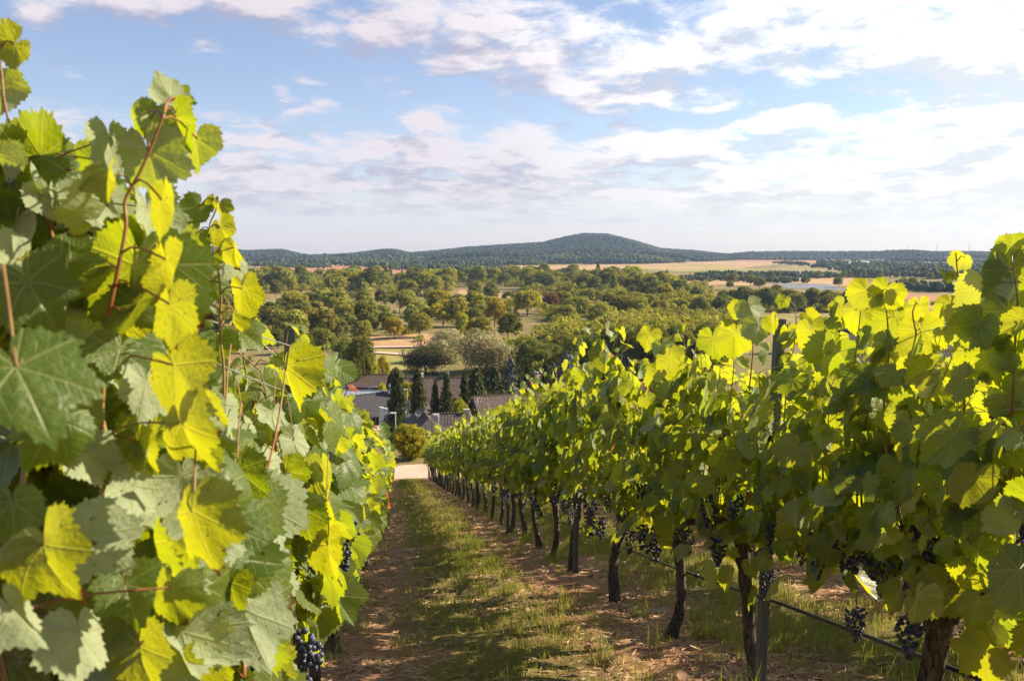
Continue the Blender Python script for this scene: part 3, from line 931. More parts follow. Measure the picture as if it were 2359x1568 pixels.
# centre x, y, width in px, depth, tip direction (deg, 0 = down, 90 = right), turn (deg, + = towards the sun), tilt up (deg), underside?, tone
HERO = [(8, 118, 120, .95, -60, -35, 20, 0, .9), (6, 228, 125, .97, 30, -40, 10, 1, .5), (52, 362, 200, .95, -95, -45, 12, 0, .12),
        (378, 210, 100, .96, -150, 25, 35, 1, .3), (425, 228, 66, .98, 70, -30, 30, 0, .1), (303, 268, 112, .97, -100, -40, 15, 0, .2),
        (412, 302, 128, .96, 25, -38, 10, 0, .15), (455, 350, 120, .98, 20, -55, 10, 1, .3), (350, 288, 55, .94, 10, 50, 10, 1, .6),
        (210, 335, 128, 1.0, -170, -42, 10, 0, .2), (262, 352, 130, .95, 0, 42, 15, 1, .4), (352, 388, 165, .93, 15, -25, 0, 1, .1),
        (148, 392, 66, .96, -80, 5, 30, 0, .1), (116, 480, 120, .88, -10, 45, 10, 1, .6), (245, 428, 100, .86, 20, -50, 25, 0, .95),
        (350, 515, 150, 1.02, 10, 38, 10, 1, .3), (372, 500, 150, .85, -5, -74, 5, 0, .9), (384, 640, 165, .84, 12, -66, 5, 0, .97),
        (35, 515, 160, .92, -30, 10, 25, 0, .1), (10, 608, 150, .82, -70, 40, 10, 1, .3), (90, 690, 200, .80, 25, -8, 20, 0, .1),
        (185, 605, 160, .86, 70, -5, 40, 0, .2), (390, 745, 180, .80, 10, -60, 5, 0, .9), (420, 875, 205, .80, 55, -52, 5, 0, .96),
        (332, 915, 150, .84, -20, 40, 10, 1, .3), (425, 1020, 205, .78, 30, -55, 5, 0, .93), (70, 905, 310, .56, 15, 2, 30, 0, .05),
        (452, 1235, 240, .74, 15, -50, 5, 0, .96), (112, 1310, 255, .68, 30, -48, 10, 0, .75), (232, 1265, 190, .76, 40, 5, 10, 1, .2),
        (50, 1440, 190, .66, 20, 35, 15, 1, .3), (300, 1385, 170, .80, 10, 0, 15, 0, .1), (395, 1395, 165, .78, -10, -35, 0, 0, .55),
        (578, 1455, 220, 1.05, 15, 12, 5, 1, .2), (640, 1182, 165, 1.3, 60, 25, 15, 1, .2), (752, 1190, 150, 1.75, 10, -60, 5, 0, .92),
        (756, 1290, 140, 1.7, 10, -58, 5, 0, .9), (660, 885, 180, 1.65, 12, -68, 5, 0, .9), (545, 1120, 150, 1.15, 0, -12, 5, 0, .15),
        (565, 1000, 80, 1.7, 10, 40, 10, 1, .3), (628, 970, 90, 1.9, -15, 38, 10, 1, .3), (685, 1035, 90, 1.9, 15, 42, 10, 1, .3),
        (600, 1090, 120, 1.5, -10, 36, 10, 1, .4), (665, 1110, 110, 1.6, 20, -8, 10, 0, .2), (520, 960, 110, 1.2, -10, 35, 10, 1, .3),
        (200, 1075, 150, .84, 10, 36, 5, 1, .3), (100, 1010, 200, .72, -40, -5, 15, 0, .1), (270, 830, 130, .84, -20, 15, 25, 0, .4),
        (300, 760, 120, .88, 25, -45, 5, 0, .9), (180, 840, 150, .84, -50, 0, 30, 0, .2), (320, 690, 110, .9, 30, -40, 20, 0, .8),
        (330, 1050, 130, .88, 20, -40, 0, 0, .85), (300, 1150, 140, .86, -30, 38, 5, 1, .35), (180, 970, 120, .80, 10, -40, 10, 0, .7),
        (30, 1190, 150, .74, 0, -5, 20, 0, .12), (180, 1500, 180, .72, -10, 35, 10, 1, .4), (330, 1530, 170, .84, 20, -45, 5, 0, .85),
        (450, 1520, 130, .98, 0, 38, 5, 1, .4), (540, 1310, 120, 1.15, 20, -45, 5, 0, .8), (615, 1290, 110, 1.35, 0, -10, 10, 0, .2),
        (700, 1200, 110, 1.6, 10, -20, 5, 0, .2), (650, 1350, 90, 1.6, 10, 40, 10, 1, .4), (500, 1440, 110, 1.1, 10, -45, 0, 0, .7),
        # the second, slimmer shoot
        (447, 492, 74, 1.40, -30, -10, 20, 0, .1), (440, 555, 82, 1.40, -45, -35, 10, 0, .3), (515, 540, 78, 1.38, 35, -45, 10, 0, .8),
        (538, 592, 84, 1.36, 10, -60, 5, 0, .93), (548, 632, 70, 1.40, 5, 45, 5, 1, .4), (445, 632, 100, 1.40, -40, -35, 10, 0, .5),
        (563, 690, 105, 1.36, 25, -48, 5, 0, .95), (440, 735, 100, 1.42, -15, -5, 10, 0, .1), (535, 745, 60, 1.4, -10, -60, 5, 0, .9),
        (487, 470, 38, 1.40, -20, -40, 20, 0, .8), (508, 480, 44, 1.40, 25, -40, 20, 0, .9), (490, 600, 50, 1.39, 10, -30, 20, 0, .4),
        (495, 665, 70, 1.42, 20, -20, 20, 0, .2), (505, 805, 90, 1.42, 0, -5, 20, 0, .15), (575, 775, 110, 1.5, 40, 5, 40, 0, .5), (455, 680, 70, 1.43, 0, 40, 5, 1, .4),
        # tall shoot tips of the right row
        ]
def hero_foliage():
    rg = np.random.default_rng(77)
    fb, cb = MB(), MB()
    P, Nn, T, S, RN = [], [], [], [], []
    for (cx, cy, wpx, d, tip, turn, tilt, under, tone) in HERO:
        w = wpx / F * d
        s = w / 1.5
        c = at(cx, cy, d)
        view = ray(cx, cy); view = view / np.linalg.norm(view)
        rt = np.cross(view, UPZ); rt /= np.linalg.norm(rt)
        up = np.cross(rt, view)
        n = -view * math.cos(R(turn)) + rt * math.sin(R(turn))
        n = n * math.cos(R(tilt)) + up * math.sin(R(tilt))
        t = -up * math.cos(R(tip)) + rt * math.sin(R(tip))
        t = t - (t @ n) * n; t /= np.linalg.norm(t)
        P.append(c - t * s * .38); T.append(t); S.append(s)
        Nn.append(-n if under else n)
        RN.append(tone * .97)
    sil = np.array([(300, 40), (380, 150), (440, 260), (520, 330), (600, 340), (700, 390), (800, 400), (900, 450), (1000, 480), (1100, 500), (1250, 560), (1400, 640), (1568, 660)], float)
    for _ in range(520):
        py = rg.uniform(330, 1640); lim = np.interp(py, sil[:, 0], sil[:, 1])
        d = rg.uniform(.88, 1.35)
        px = rg.uniform(-60, min(lim, 905 - .2 / d * 1833))
        c = at(px, py, d)
        view = ray(px, py); view = view / np.linalg.norm(view)
        rt_ = np.cross(view, UPZ); rt_ /= np.linalg.norm(rt_)
        turn = R(rg.choice([rg.normal(-48, 14), rg.normal(0, 18), rg.normal(36, 12)], p=[.55, .22, .23]))
        n = -view * math.cos(turn) + rt_ * math.sin(turn) + UPZ * rg.uniform(-.1, .5) + rg.normal(0, .28, 3)
        t = -UPZ + rt_ * rg.normal(0, .5)
        P.append(c); T.append(t); S.append(rg.normal(.056, .018)); RN.append(rg.random() * .97)
        Nn.append(-n if rg.random() < (.5 if turn > .2 else .3) else n)
    P, Nn, T, S, RN = map(np.array, (P, Nn, T, S, RN))
    S = np.maximum(S, .02)
    add_leaves(fb, P, Nn, T, S, 0, RN, rg, rg.normal(.38, .42, len(P)))
    m1 = stem(cb, [(275, 1300), (240, 1150), (228, 1085), (250, 1025), (232, 960), (240, 860), (240, 770), (268, 640), (292, 520), (285, 462), (322, 400), (352, 330), (378, 262)], .88, .0038, .0014)
    m2 = stem(cb, [(520, 1010), (516, 920), (515, 840), (505, 760), (510, 690), (505, 640), (490, 560), (480, 520), (500, 480), (490, 455)], 1.40, .0028, .0009)
    m3 = stem(cb, [(20, 1500, .7), (35, 1250, .76), (70, 980, .82), (150, 760, .88), (130, 560, .92), (60, 400, .95), (10, 250, .95), (0, 120, .95)], .85, .0034, .0012)
    m4 = stem(cb, [(560, 1560, 1.1), (575, 1350, 1.2), (600, 1150, 1.35), (640, 980, 1.55), (665, 800, 1.65)], 1.2, .004, .0015)
    lines = [m1, m2, m3, m4]
    for p, t, s in zip(P[:len(HERO)], T, S):
        best = None
        for L in lines:
            dd = np.linalg.norm(L - p, axis=1)
            i = int(np.argmin(dd))
            if best is None or dd[i] < best[0]: best = (dd[i], L[i])
        e = best[1] if best[0] < .16 else p - t * .09
        if best[0] >= .16: e = p - t * .08 + np.array([0, .05, .01])
        mid = (p + e) / 2 + [0, 0, .008]
        tube(cb, [e, e * .55 + mid * .45 + [0, 0, .004], mid, p], [.0016, .0012, .0011, .0012], 6, .5, True, False)
    return cb, fb
cbh, fbh = hero_foliage()
par = left_vines[0]
for nm, mb_, mt in (('canes', cbh, M['cane']), ('foliage', fbh, M['leaf'])):
    o = mb_.build(nm, mt, par)
    o.location = -np.array(par.location)

HERO_R = [(2312, 610, 130, -20, -30, 0, .6), (2330, 660, 150, 10, -20, 0, .3), (2290, 690, 150, 30, -35, 1, .8), (2235, 770, 120, -30, -30, 0, .3), (2345, 590, 90, 30, -10, 0, .1), (2330, 760, 160, 10, -20, 0, .2),
          (2350, 850, 170, 0, -15, 0, .1), (2275, 840, 150, 20, -35, 0, .6), (2030, 680, 70, -30, -30, 0, .7), (1985, 690, 90, -20, -30, 0, .8), (1975, 740, 110, 10, -30, 0, .8), (2065, 690, 70, 30, -35, 0, .9),
          (2060, 760, 120, 0, -25, 0, .5), (2120, 720, 70, 10, -50, 0, .9), (2130, 790, 120, 15, -30, 0, .9), (1925, 720, 70, -40, -30, 0, .6), (1870, 790, 110, 10, -25, 0, .7), (1730, 720, 70, 20, 30, 1, .3),
          (1697, 720, 50, -30, -30, 0, .8), (1780, 750, 50, 20, -40, 0, .9), (1745, 770, 80, 0, 35, 1, .4), (1690, 790, 90, -10, -30, 0, .7), (1640, 800, 90, 0, -20, 0, .4), (1490, 785, 64, -20, -30, 0, .8),
          (1530, 810, 60, 20, 20, 1, .4), (1545, 840, 80, 10, -30, 0, .8), (1520, 880, 80, -10, -30, 0, .7), (1395, 840, 50, 0, -30, 0, .7), (1350, 855, 40, 0, 30, 1, .4), (1330, 880, 50, 10, -30, 0, .8)]
SHOOT_R = [[(2330, 960), (2335, 820), (2345, 700), (2330, 600)], [(2040, 900), (2048, 800), (2042, 720), (2035, 670)], [(2105, 880), (2112, 780), (2100, 720), (2112, 690)], [(1725, 900), (1735, 800), (1722, 700)],
           [(1505, 950), (1520, 860), (1490, 775)], [(1350, 960), (1352, 850)], [(1960, 900), (1975, 780), (1985, 690)]]
def right_shoots():
    rg = np.random.default_rng(31)
    fb, cb = MB(), MB()
    def dep(px): return 1.80 / ray(px, 784)[0]
    P, Nn, T, S, RN = [], [], [], [], []
    for (cx, cy, wpx, tip, turn, under, tone) in HERO_R:
        d = dep(cx) + rg.uniform(-.12, .12); s = wpx / F * d / 1.5
        c = at(cx, cy, d); view = ray(cx, cy); view = view / np.linalg.norm(view)
        rt_ = np.cross(view, UPZ); rt_ /= np.linalg.norm(rt_)
        up = np.cross(rt_, view)
        n = -view * math.cos(R(turn)) + rt_ * math.sin(R(turn)) + up * rg.uniform(0, .3)
        t = -up * math.cos(R(tip)) + rt_ * math.sin(R(tip))
        P.append(c - t * s * .38); T.append(t); S.append(s); Nn.append(-n if under else n); RN.append(tone * .95)
    P, Nn, T, S, RN = map(np.array, (P, Nn, T, S, RN))
    add_leaves(fb, P, Nn, T, S, 0, RN, rg, rg.normal(.3, .25, len(P)))
    cbs = [MB() for _ in SHOOT_R]
    lines = [stem(c_, [(a, b, dep(l[0][0])) for a, b in l], 1, .0042, .0014) for c_, l in zip(cbs, SHOOT_R)]
    for p_, t_ in zip(P, T):
        dd = [np.linalg.norm(L - p_, axis=1) for L in lines]
        k = int(np.argmin([x.min() for x in dd])); i = int(np.argmin(dd[k]))
        if dd[k].min() > .15: continue
        e = lines[k][i]
        tube(cbs[k], [e, (e + p_) / 2 + [0, 0, .006], p_], [.0018, .0014, .0012], 5, .5, True, False)
    return cbs, fb
cbr, fbr = right_shoots()
for nm, mb_, mt in [('cane', c_, M['cane']) for c_ in cbr] + [('foliage', fbr, M['leaf'])]:
    o = mb_.build(nm, mt, right_vines[2])
    o.location = -np.array(right_vines[2].location)

# ------------------------------------------------------------------ posts, wires, drip hose
def post_mesh(h):
    mb = MB()
    w, dpt, th = .046, .036, .004
    # open C section
    prof = np.array([(-w / 2, dpt), (-w / 2, 0), (w / 2, 0), (w / 2, dpt), (w / 2 - .012, dpt), (w / 2 - .012, dpt - th), (w / 2 - th, dpt - th), (w / 2 - th, th), (-w / 2 + th, th), (-w / 2 + th, dpt - th), (-w / 2 + .012, dpt - th), (-w / 2 + .012, dpt)])
    k = len(prof); zs = np.linspace(-.1, h, 9)
    V = np.concatenate([np.concatenate([prof, np.full((k, 1), z)], 1) for z in zs])
    i = np.arange(len(zs) - 1)[:, None] * k; j = np.arange(k)[None]; j2 = (j + 1) % k
    mb.add(V, [np.stack([i + j, i + j2, i + k + j2, i + k + j], -1).reshape(-1, 4), np.array([[q + (len(zs) - 1) * k for q in (1, 2, 7, 8)], [q + (len(zs) - 1) * k for q in (0, 1, 8, 9)], [q + (len(zs) - 1) * k for q in (2, 3, 6, 7)]])])
    return mb.mesh('metal_post', M['steel'])
def hook_mesh():
    mb = MB()
    tube(mb, [(0, 0, 0), (0.012, -.006, .004), (.016, -.012, .016), (.008, -.012, .022)], .0022, 6)
    tube(mb, [(-.03, -.002, -.006), (0, -.004, 0), (.03, -.002, -.006)], .002, 6)
    return mb.mesh('wire_hook', M['wire'])
PM, HM = post_mesh(1.96), hook_mesh()
def put_post(x, y, label, group, hooks=True, lean=0.0, sink=0.0):
    t = thing('metal_post', label, 'post', (x, y, float(terrain(x, y)) - sink), .06, group)
    t.rotation_euler = (0, lean, .1)
    link('post_profile', PM, t)
    if hooks:
        for z in (.85, 1.15, 1.45, 1.76):
            link('wire_hook', HM, t, (.02, -.001, z))
for k, y in enumerate(POSTS_R):
    put_post(RX - .03, y, 'grey steel trellis post, %s from the camera in the right vine row' % ORD[k], 'steel posts of the right row', y < 20, R(1.2) if k == 0 else 0)
for k, y in enumerate(POSTS_L):
    put_post(LX - .02, y, 'grey steel trellis post, %s from the camera in the left vine row' % ORD[k], 'steel posts of the left row', y < 20, 0, .02)
for k, y in enumerate(POSTS_R[:8]):
    put_post(4.24, y + .9, 'grey steel trellis post, %s from the camera in the second right row' % ORD[k], 'steel posts of the second right row', False)

def wire(x, h, y0, y1, label, rad=.0014, sag=.03, posts=POSTS_R, name='trellis_wire', mat='wire', cat='wire', group='trellis wires', y_step=.6):
    ys = np.arange(y0, y1, y_step)
    span = np.interp(ys, posts, np.arange(len(posts)))
    fr = span - np.floor(span)
    z = -SLOPE * ys + h - sag * 4 * fr * (1 - fr)
    mb = MB()
    tube(mb, np.stack([np.full_like(ys, x), ys, z], -1), rad, 6 if rad < .004 else 10)
    o = mb.build(name, M[mat])
    return tag(o, label, cat, group)
for h, nm in ((1.72, 'topmost'), (1.42, 'upper middle'), (1.12, 'lower middle'), (.82, 'fruiting')):
    wire(RX - .06, h, .4, 44, '%s thin steel trellis wire along the right vine row' % nm)
    wire(LX + .02, h, 1.2 if h < 1.7 else 2.6, 44, '%s thin steel trellis wire along the left vine row' % nm, posts=POSTS_L)
wire(RX + .10, .66, .4, 30, 'low thin steel wire near the ground along the right vine row', .0018)
hose = wire(RX + .07, .50, .4, 40, 'black rubber drip hose hung low along the right vine row', .0095, .035, name='drip_hose', mat='rubber', cat='hose', group=None, y_step=.25)
cb_ = MB(); tube(cb_, [(0, -.018, .018 * SLOPE), (0, .018, -.018 * SLOPE)], .0135, 10)
clip_me = cb_.mesh('hose_clip', M['rubber'])
for y in np.arange(1.2, 18, .9):
    z = -SLOPE * y + .50
    i_ = np.interp(y, POSTS_R, np.arange(len(POSTS_R))); fr = i_ - math.floor(i_)
    link('hose_clip', clip_me, hose, (RX + .07, y, z - .035 * 4 * fr * (1 - fr)))
# twisted wire that runs clear of the leaves on the left
def twist(pts, label):
    q = np.array([at(*p) for p in pts])
    mb = MB()
    n = 40
    s = np.linspace(0, len(q) - 1, n)
    q2 = np.stack([np.interp(s, np.arange(len(q)), q[:, i]) for i in range(3)], -1)
    tube(mb, q2, .0016, 6)
    rg = np.random.default_rng(3)
    for k0 in (6, 11):
        a = np.linspace(0, 5 * 2 * np.pi, 50)
        c = q2[k0] + (q2[k0 + 2] - q2[k0])[None] * np.linspace(0, 1, 50)[:, None]
        tube(mb, c + np.stack([.0042 * np.cos(a), np.zeros(50), .0042 * np.sin(a)], -1), .0013, 5)
    return tag(mb.build('trellis_wire', M['wire']), label, 'wire', 'trellis wires')
twist([(340, 690, 1.3), (430, 722, 1.5), (560, 762, 1.9), (680, 800, 2.8)], 'silver wire with twisted knots crossing the slim shoot at the left')
twist([(330, 770, 1.35), (450, 815, 1.6), (600, 880, 2.0), (668, 905, 2.8)], 'lower silver wire with knots just below the one crossing the slim shoot')

# ------------------------------------------------------------------ grass and mown straw
def blade_material(name, a, b, tr, tmix):
    m, N = material(name)
    rnd = N.n('ShaderNodeAttribute', attribute_name='rnd').outputs['Fac']
    ramp = N.n('ShaderNodeValToRGB', {0: rnd})
    cr = ramp.color_ramp
    cr.elements[0].color = (*a, 1); cr.elements[1].color = (*b, 1)
    d = N.n('ShaderNodeBsdfPrincipled', {'Base Color': ramp.outputs[0], 'Roughness': 0.6, 'Specular IOR Level': 0.3})
    tl = N.n('ShaderNodeBsdfTranslucent', {'Color': N.mix(rnd, tr, b)})
    finish(N, N.n('ShaderNodeMixShader', {0: tmix, 1: d.outputs[0], 2: tl.outputs[0]}).outputs[0])
    return m
M['grass'] = blade_material('grass_blades', (0.09, 0.14, 0.015), (0.52, 0.40, 0.13), (0.40, 0.46, 0.03), 0.45)
M['straw'] = blade_material('dry_straw', (0.32, 0.15, 0.08), (0.68, 0.48, 0.27), (0.3, 0.2, 0.08), 0.15)

def row_dist(x):
    return np.abs(np.mod(x - RX + 1.16, 2.32) - 1.16)
def blades(mb, x, y, h, w, rg, tone, lean=0.5, lift=0.0):
    n = len(x)
    z = terrain(x, y) - .004 + lift
    a = rg.uniform(0, 2 * np.pi, n)
    d = np.stack([np.cos(a), np.sin(a)], -1)
    s = np.stack([-d[:, 1], d[:, 0]], -1)
    ln = rg.uniform(.15, 1.0, n) * lean
    B = np.stack([x, y, z], -1)
    def P(f, side, wf):
        off = d * (ln * f * f * h)[:, None] + s * (side * wf * w)[:, None]
        zz = h * f * np.sqrt(np.clip(1 - (ln * f * .7) ** 2, .1, 1))
        return B + np.concatenate([off, zz[:, None]], 1)
    V = np.stack([P(0, -1, .5), P(0, 1, .5), P(.55, 1, .4), P(.55, -1, .4), P(1.0, 0, 0)], 1)
    k = (np.arange(n) * 5)[:, None]
    mb.add(V.reshape(-1, 3), [np.array([[0, 1, 2, 3]]) + k, np.array([[3, 2, 4]]) + k], None, np.repeat(tone, 5), True)

def make_grass():
    rg = np.random.default_rng(21)
    mb = MB()
    for (y0, y1, n, hs, ws, x0, x1) in ((1.6, 6, 90000, .055, .0032, -.5, 7.5), (6, 12, 80000, .06, .005, -.5, 8.5), (12, 26, 60000, .07, .009, -.5, 9), (26, 44.6, 45000, .08, .015, -.5, 9)):
        y = rg.uniform(y0, y1, n); x = rg.uniform(x0, x1, n)
        rd = row_dist(x)
        cl = vnoise(x * 3.1, y * 3.1, 31) * .5 + vnoise(x * 9, y * 9, 32) * .5
        big = vnoise(x * .8, y * .8, 33)
        want = sstep(rd + (cl - .5) * .7 + (big - .5) * .5, .40, .84)
        want = want * (0.25 + 1.3 * sstep(cl, .35, .65))
        # taller, greener grass in the lane beyond the right row
        want = np.maximum(want, (x > 2.1) * (x < 2.9) * sstep(vnoise(x * 1.7, y * 1.7, 35), .5, .7) * .9)
        k = rg.random(n) < want * (0.95 if y0 < 20 else .8)
        x, y, cl, big, rd = x[k], y[k], cl[k], big[k], rd[k]
        m = len(x)
        tone = np.clip(rg.beta(1.4, 2.6, m) * .75 + .55 * sstep(vnoise(x * 1.3, y * 1.3, 37), .45, .75) * rg.random(m) + .35 * (rd < .55) * rg.random(m), 0, 1)
        h = hs * rg.uniform(.5, 1.6, m) * (0.7 + .7 * cl) * np.where(x > 2.05, 1.5, 1.0)
        blades(mb, x, y, h, ws * rg.uniform(.7, 1.3, m), rg, tone, .8)
    # a few tufts at the foot of trunks and posts
    for _ in range(340):
        cx = rg.choice([RX, LX, RX + .25, 4.24, .75, 1.2, 2.5, 3.2]) + rg.normal(0, .16); cy = rg.uniform(2.4, 22)
        m = rg.integers(20, 55)
        blades(mb, cx + rg.normal(0, .045, m), cy + rg.normal(0, .045, m), rg.uniform(.08, .24, m), np.full(m, .004), rg, np.clip(rg.normal(.2, .12, m), 0, 1), .9)
    tag(mb.build('grass', M['grass']), 'short patchy grass of the lanes between the vine rows', 'grass', None, 'stuff')
    # mown, dried clippings lying on the bare strips
    sb = MB()
    n = 130000
    y = 1.8 + 26 * rg.random(n) ** 1.9; x = rg.uniform(-.6, 6.4, n)
    rd = row_dist(x)
    want = 1 - .65 * sstep(rd, .45, .95)
    want *= .25 + sstep(vnoise(x * 2.1, y * 2.1, 41), .3, .65)
    k = rg.random(n) < want
    x, y = x[k], y[k]; m = len(x)
    a = rg.normal(.3, .9, m); L = rg.uniform(.02, .09, m) * (1 + y * .03); w = rg.uniform(.0012, .0032, m) * (1 + y * .09)
    d = np.stack([np.cos(a), np.sin(a), rg.normal(0, .22, m) - SLOPE * np.sin(a)], -1)
    s = np.stack([-np.sin(a), np.cos(a), rg.normal(0, .5, m)], -1)
    C = np.stack([x, y, terrain(x, y) + .006 + .012 * rg.random(m)], -1)
    V = np.stack([C - d * L[:, None] * .5 - s * w[:, None], C - d * L[:, None] * .5 + s * w[:, None], C + d * L[:, None] * .5 + s * w[:, None] * .6, C + d * L[:, None] * .5 - s * w[:, None] * .6], 1)
    sb.add(V.reshape(-1, 3), np.array([[0, 1, 2, 3]]) + (np.arange(m) * 4)[:, None], None, np.repeat(np.clip(rg.beta(1.6, 1.6, m), 0, 1), 4))
    tag(sb.build('dry_clippings', M['straw']), 'dry mown grass clippings scattered on the reddish soil strips', 'clippings', None, 'stuff')
    pb = MB()
    for _ in range(240):
        cy = 2 + 20 * rg.random() ** 1.7; cx = rg.choice([LX + .2, RX - .15, RX + .2, RX, 4.1]) + rg.normal(0, .28); a = rg.uniform(0, 6.28); L = rg.uniform(.05, .22)
        pts = [(cx + math.cos(a) * L * s + .01 * math.sin(s * 5), cy + math.sin(a) * L * s, float(terrain(cx + math.cos(a) * L * s, cy + math.sin(a) * L * s)) + .012) for s in (-.5, 0, .5)]
        tube(pb, pts, [rg.uniform(.002, .004)] * 3, 5, rg.random())
    tag(pb.build('prunings', M['bark']), 'short dry vine prunings lying on the soil strips', 'prunings', None, 'stuff')
    st = MB()
    m = 420
    y = 2 + 24 * rg.random(m) ** 1.6; x = rg.choice([LX + .25, RX - .2, RX, 4.2], m) + rg.normal(0, .3, m)
    r_ = rg.uniform(.006, .024, m)
    blobs(st, np.stack([x, y, terrain(x, y) + r_ * .2], -1), r_, r_ * .6, rg.random(m), rg, IV2, IF2, .2)
    tag(st.build('pebbles', M['pebble']), 'small pale stones and clods scattered under the vines', 'stones', None, 'stuff')
    # fallen leaves
    lb = MB()
    n = 260
    y = 2 + 18 * rg.random(n) ** 1.6; x = rg.choice([LX, RX, RX, 4.24], n) + rg.normal(0, .45, n)
    Pp = np.stack([x, y, terrain(x, y) + .018], -1)
    add_leaves(lb, Pp, np.stack([rg.normal(0, .4, n), rg.normal(0, .4, n), np.ones(n)], -1), rg.normal(0, 1, (n, 3)), rg.uniform(.02, .05, n), 2, np.full(n, .6), rg, rg.normal(.5, .4, n))
    tag(lb.build('fallen_leaves', M['straw_leaf']), 'small withered leaves lying under the vines', 'leaves', None, 'stuff')
M['straw_leaf'] = simple('withered_leaf', (0.26, 0.15, 0.08), 0.8, 0.4, 30.0)
M['pebble'] = simple('pale_stone', (0.36, 0.24, 0.17), 0.9, 0.4, 12.0)
make_grass()

# ------------------------------------------------------------------ trees
M['t_dark'] = foliage_material('dark_foliage', (0.075, 0.098, 0.016), (0.29, 0.28, 0.045), (0.36, 0.34, 0.025), 0.25)
M['t_olive'] = foliage_material('olive_foliage', (0.115, 0.125, 0.016), (0.41, 0.36, 0.05), (0.48, 0.42, 0.025), 0.28)
M['t_green'] = foliage_material('bright_foliage', (0.12, 0.135, 0.010), (0.46, 0.42, 0.03), (0.62, 0.56, 0.015), 0.42)
M['t_gold'] = foliage_material('golden_foliage', (0.17, 0.145, 0.010), (0.54, 0.43, 0.025), (0.66, 0.52, 0.015), 0.4)
M['t_rust'] = foliage_material('rusty_foliage', (0.09, 0.045, 0.015), (0.24, 0.12, 0.04), (0.3, 0.13, 0.02), 0.25)
M['t_willow'] = foliage_material('willow_foliage', (0.20, 0.19, 0.08), (0.75, 0.66, 0.36), (0.6, 0.52, 0.22), 0.3)
M['t_willowdark'] = foliage_material('dark_willow_foliage', (0.04, 0.05, 0.025), (0.19, 0.18, 0.08), (0.18, 0.17, 0.05), 0.25)
M['t_spruce'] = foliage_material('spruce_needles', (0.020, 0.034, 0.009), (0.13, 0.13, 0.030), (0.12, 0.12, 0.015), 0.15)
M['t_blue'] = foliage_material('blue_needles', (0.07, 0.09, 0.08), (0.22, 0.25, 0.21), (0.16, 0.18, 0.12), 0.15)
M['t_bare'] = foliage_material('dry_foliage', (0.13, 0.10, 0.05), (0.30, 0.24, 0.12), (0.3, 0.22, 0.08), 0.25)

def quads(mb, C, Nn, size, rnd, rg, aspect=1.0, T=None):
    n = len(C)
    Nn = Nn / (np.linalg.norm(Nn, axis=1)[:, None] + 1e-9)
    if T is None: T = rg.normal(0, 1, (n, 3))
    U = np.cross(Nn, T); U /= np.linalg.norm(U, axis=1)[:, None] + 1e-9
    T = np.cross(U, Nn)
    s = np.asarray(size)[:, None]
    V = np.stack([C - U * s * .5, C - T * s * .62 * aspect, C + U * s * .5, C + T * s * .62 * aspect], 1)
    V += rg.normal(0, .10, V.shape) * s[:, None]
    mb.add(V.reshape(-1, 3), np.array([[0, 1, 2, 3]]) + (np.arange(n) * 4)[:, None], None, np.repeat(rnd, 4))

def crown_broad(seed, nclump=75, per=52, zc=.53, rz=.47, leaf=.042, squash=1.0, low=0.0, shrub=False):
    rg = np.random.default_rng(seed)
    mb = MB()
    lob = rg.normal(0, 1, (7, 3)); lob /= np.linalg.norm(lob, axis=1)[:, None]
    amp = rg.uniform(.04, .24, 7)
    d = rg.normal(0, 1, (nclump, 3)); d /= np.linalg.norm(d, axis=1)[:, None]
    if not shrub: d[:, 2] = np.where(d[:, 2] < -.55, -d[:, 2], d[:, 2])
    f = 0.72 + (np.clip(d @ lob.T, 0, 1) ** 4 * amp).sum(1)
    r = rg.uniform(.35, 1, nclump) ** .45
    C = d * (r * f)[:, None] * np.array([.48, .48, rz]) * .95 + [0, 0, zc]
    cr = rg.uniform(.06, .135, nclump)
    n = nclump * per
    ci = np.repeat(np.arange(nclump), per)
    q = rg.normal(0, 1, (n, 3)); q /= np.linalg.norm(q, axis=1)[:, None]
    q[:, 2] = np.where(rg.random(n) < .35, np.abs(q[:, 2]), q[:, 2])
    P = C[ci] + q * (cr[ci] * rg.uniform(.55, 1.08, n))[:, None] * np.array([1, 1, .8])
    tone = np.clip(.42 + .24 * rg.normal(0, 1, nclump)[ci] + .18 * rg.normal(0, 1, n), 0, 1)
    quads(mb, P, q + rg.normal(0, .55, (n, 3)) + d[ci] * .4, leaf * rg.uniform(.6, 1.3, n), tone, rg)
    return mb

def trunk_broad(seed, h=.5, r=.022, limbs=6):
    rg = np.random.default_rng(seed + 5)
    mb = MB()
    z = np.linspace(-.02, h, 6)
    tube(mb, np.stack([.02 * np.sin(z * 6 + seed), .02 * np.cos(z * 5 + seed), z], -1), np.linspace(r, r * .5, 6), 7, .5, True, True, .1, rg)
    for k in range(limbs):
        a = 6.28 * k / limbs + rg.normal(0, .4); z0 = rg.uniform(.22, h)
        e = np.array([math.cos(a) * rg.uniform(.2, .36), math.sin(a) * rg.uniform(.2, .36), z0 + rg.uniform(.12, .32)])
        s = np.array([0, 0, z0])
        tube(mb, [s, s * .5 + e * .5 + [0, 0, .03], e], [r * .5, r * .32, r * .12], 5)
    return mb

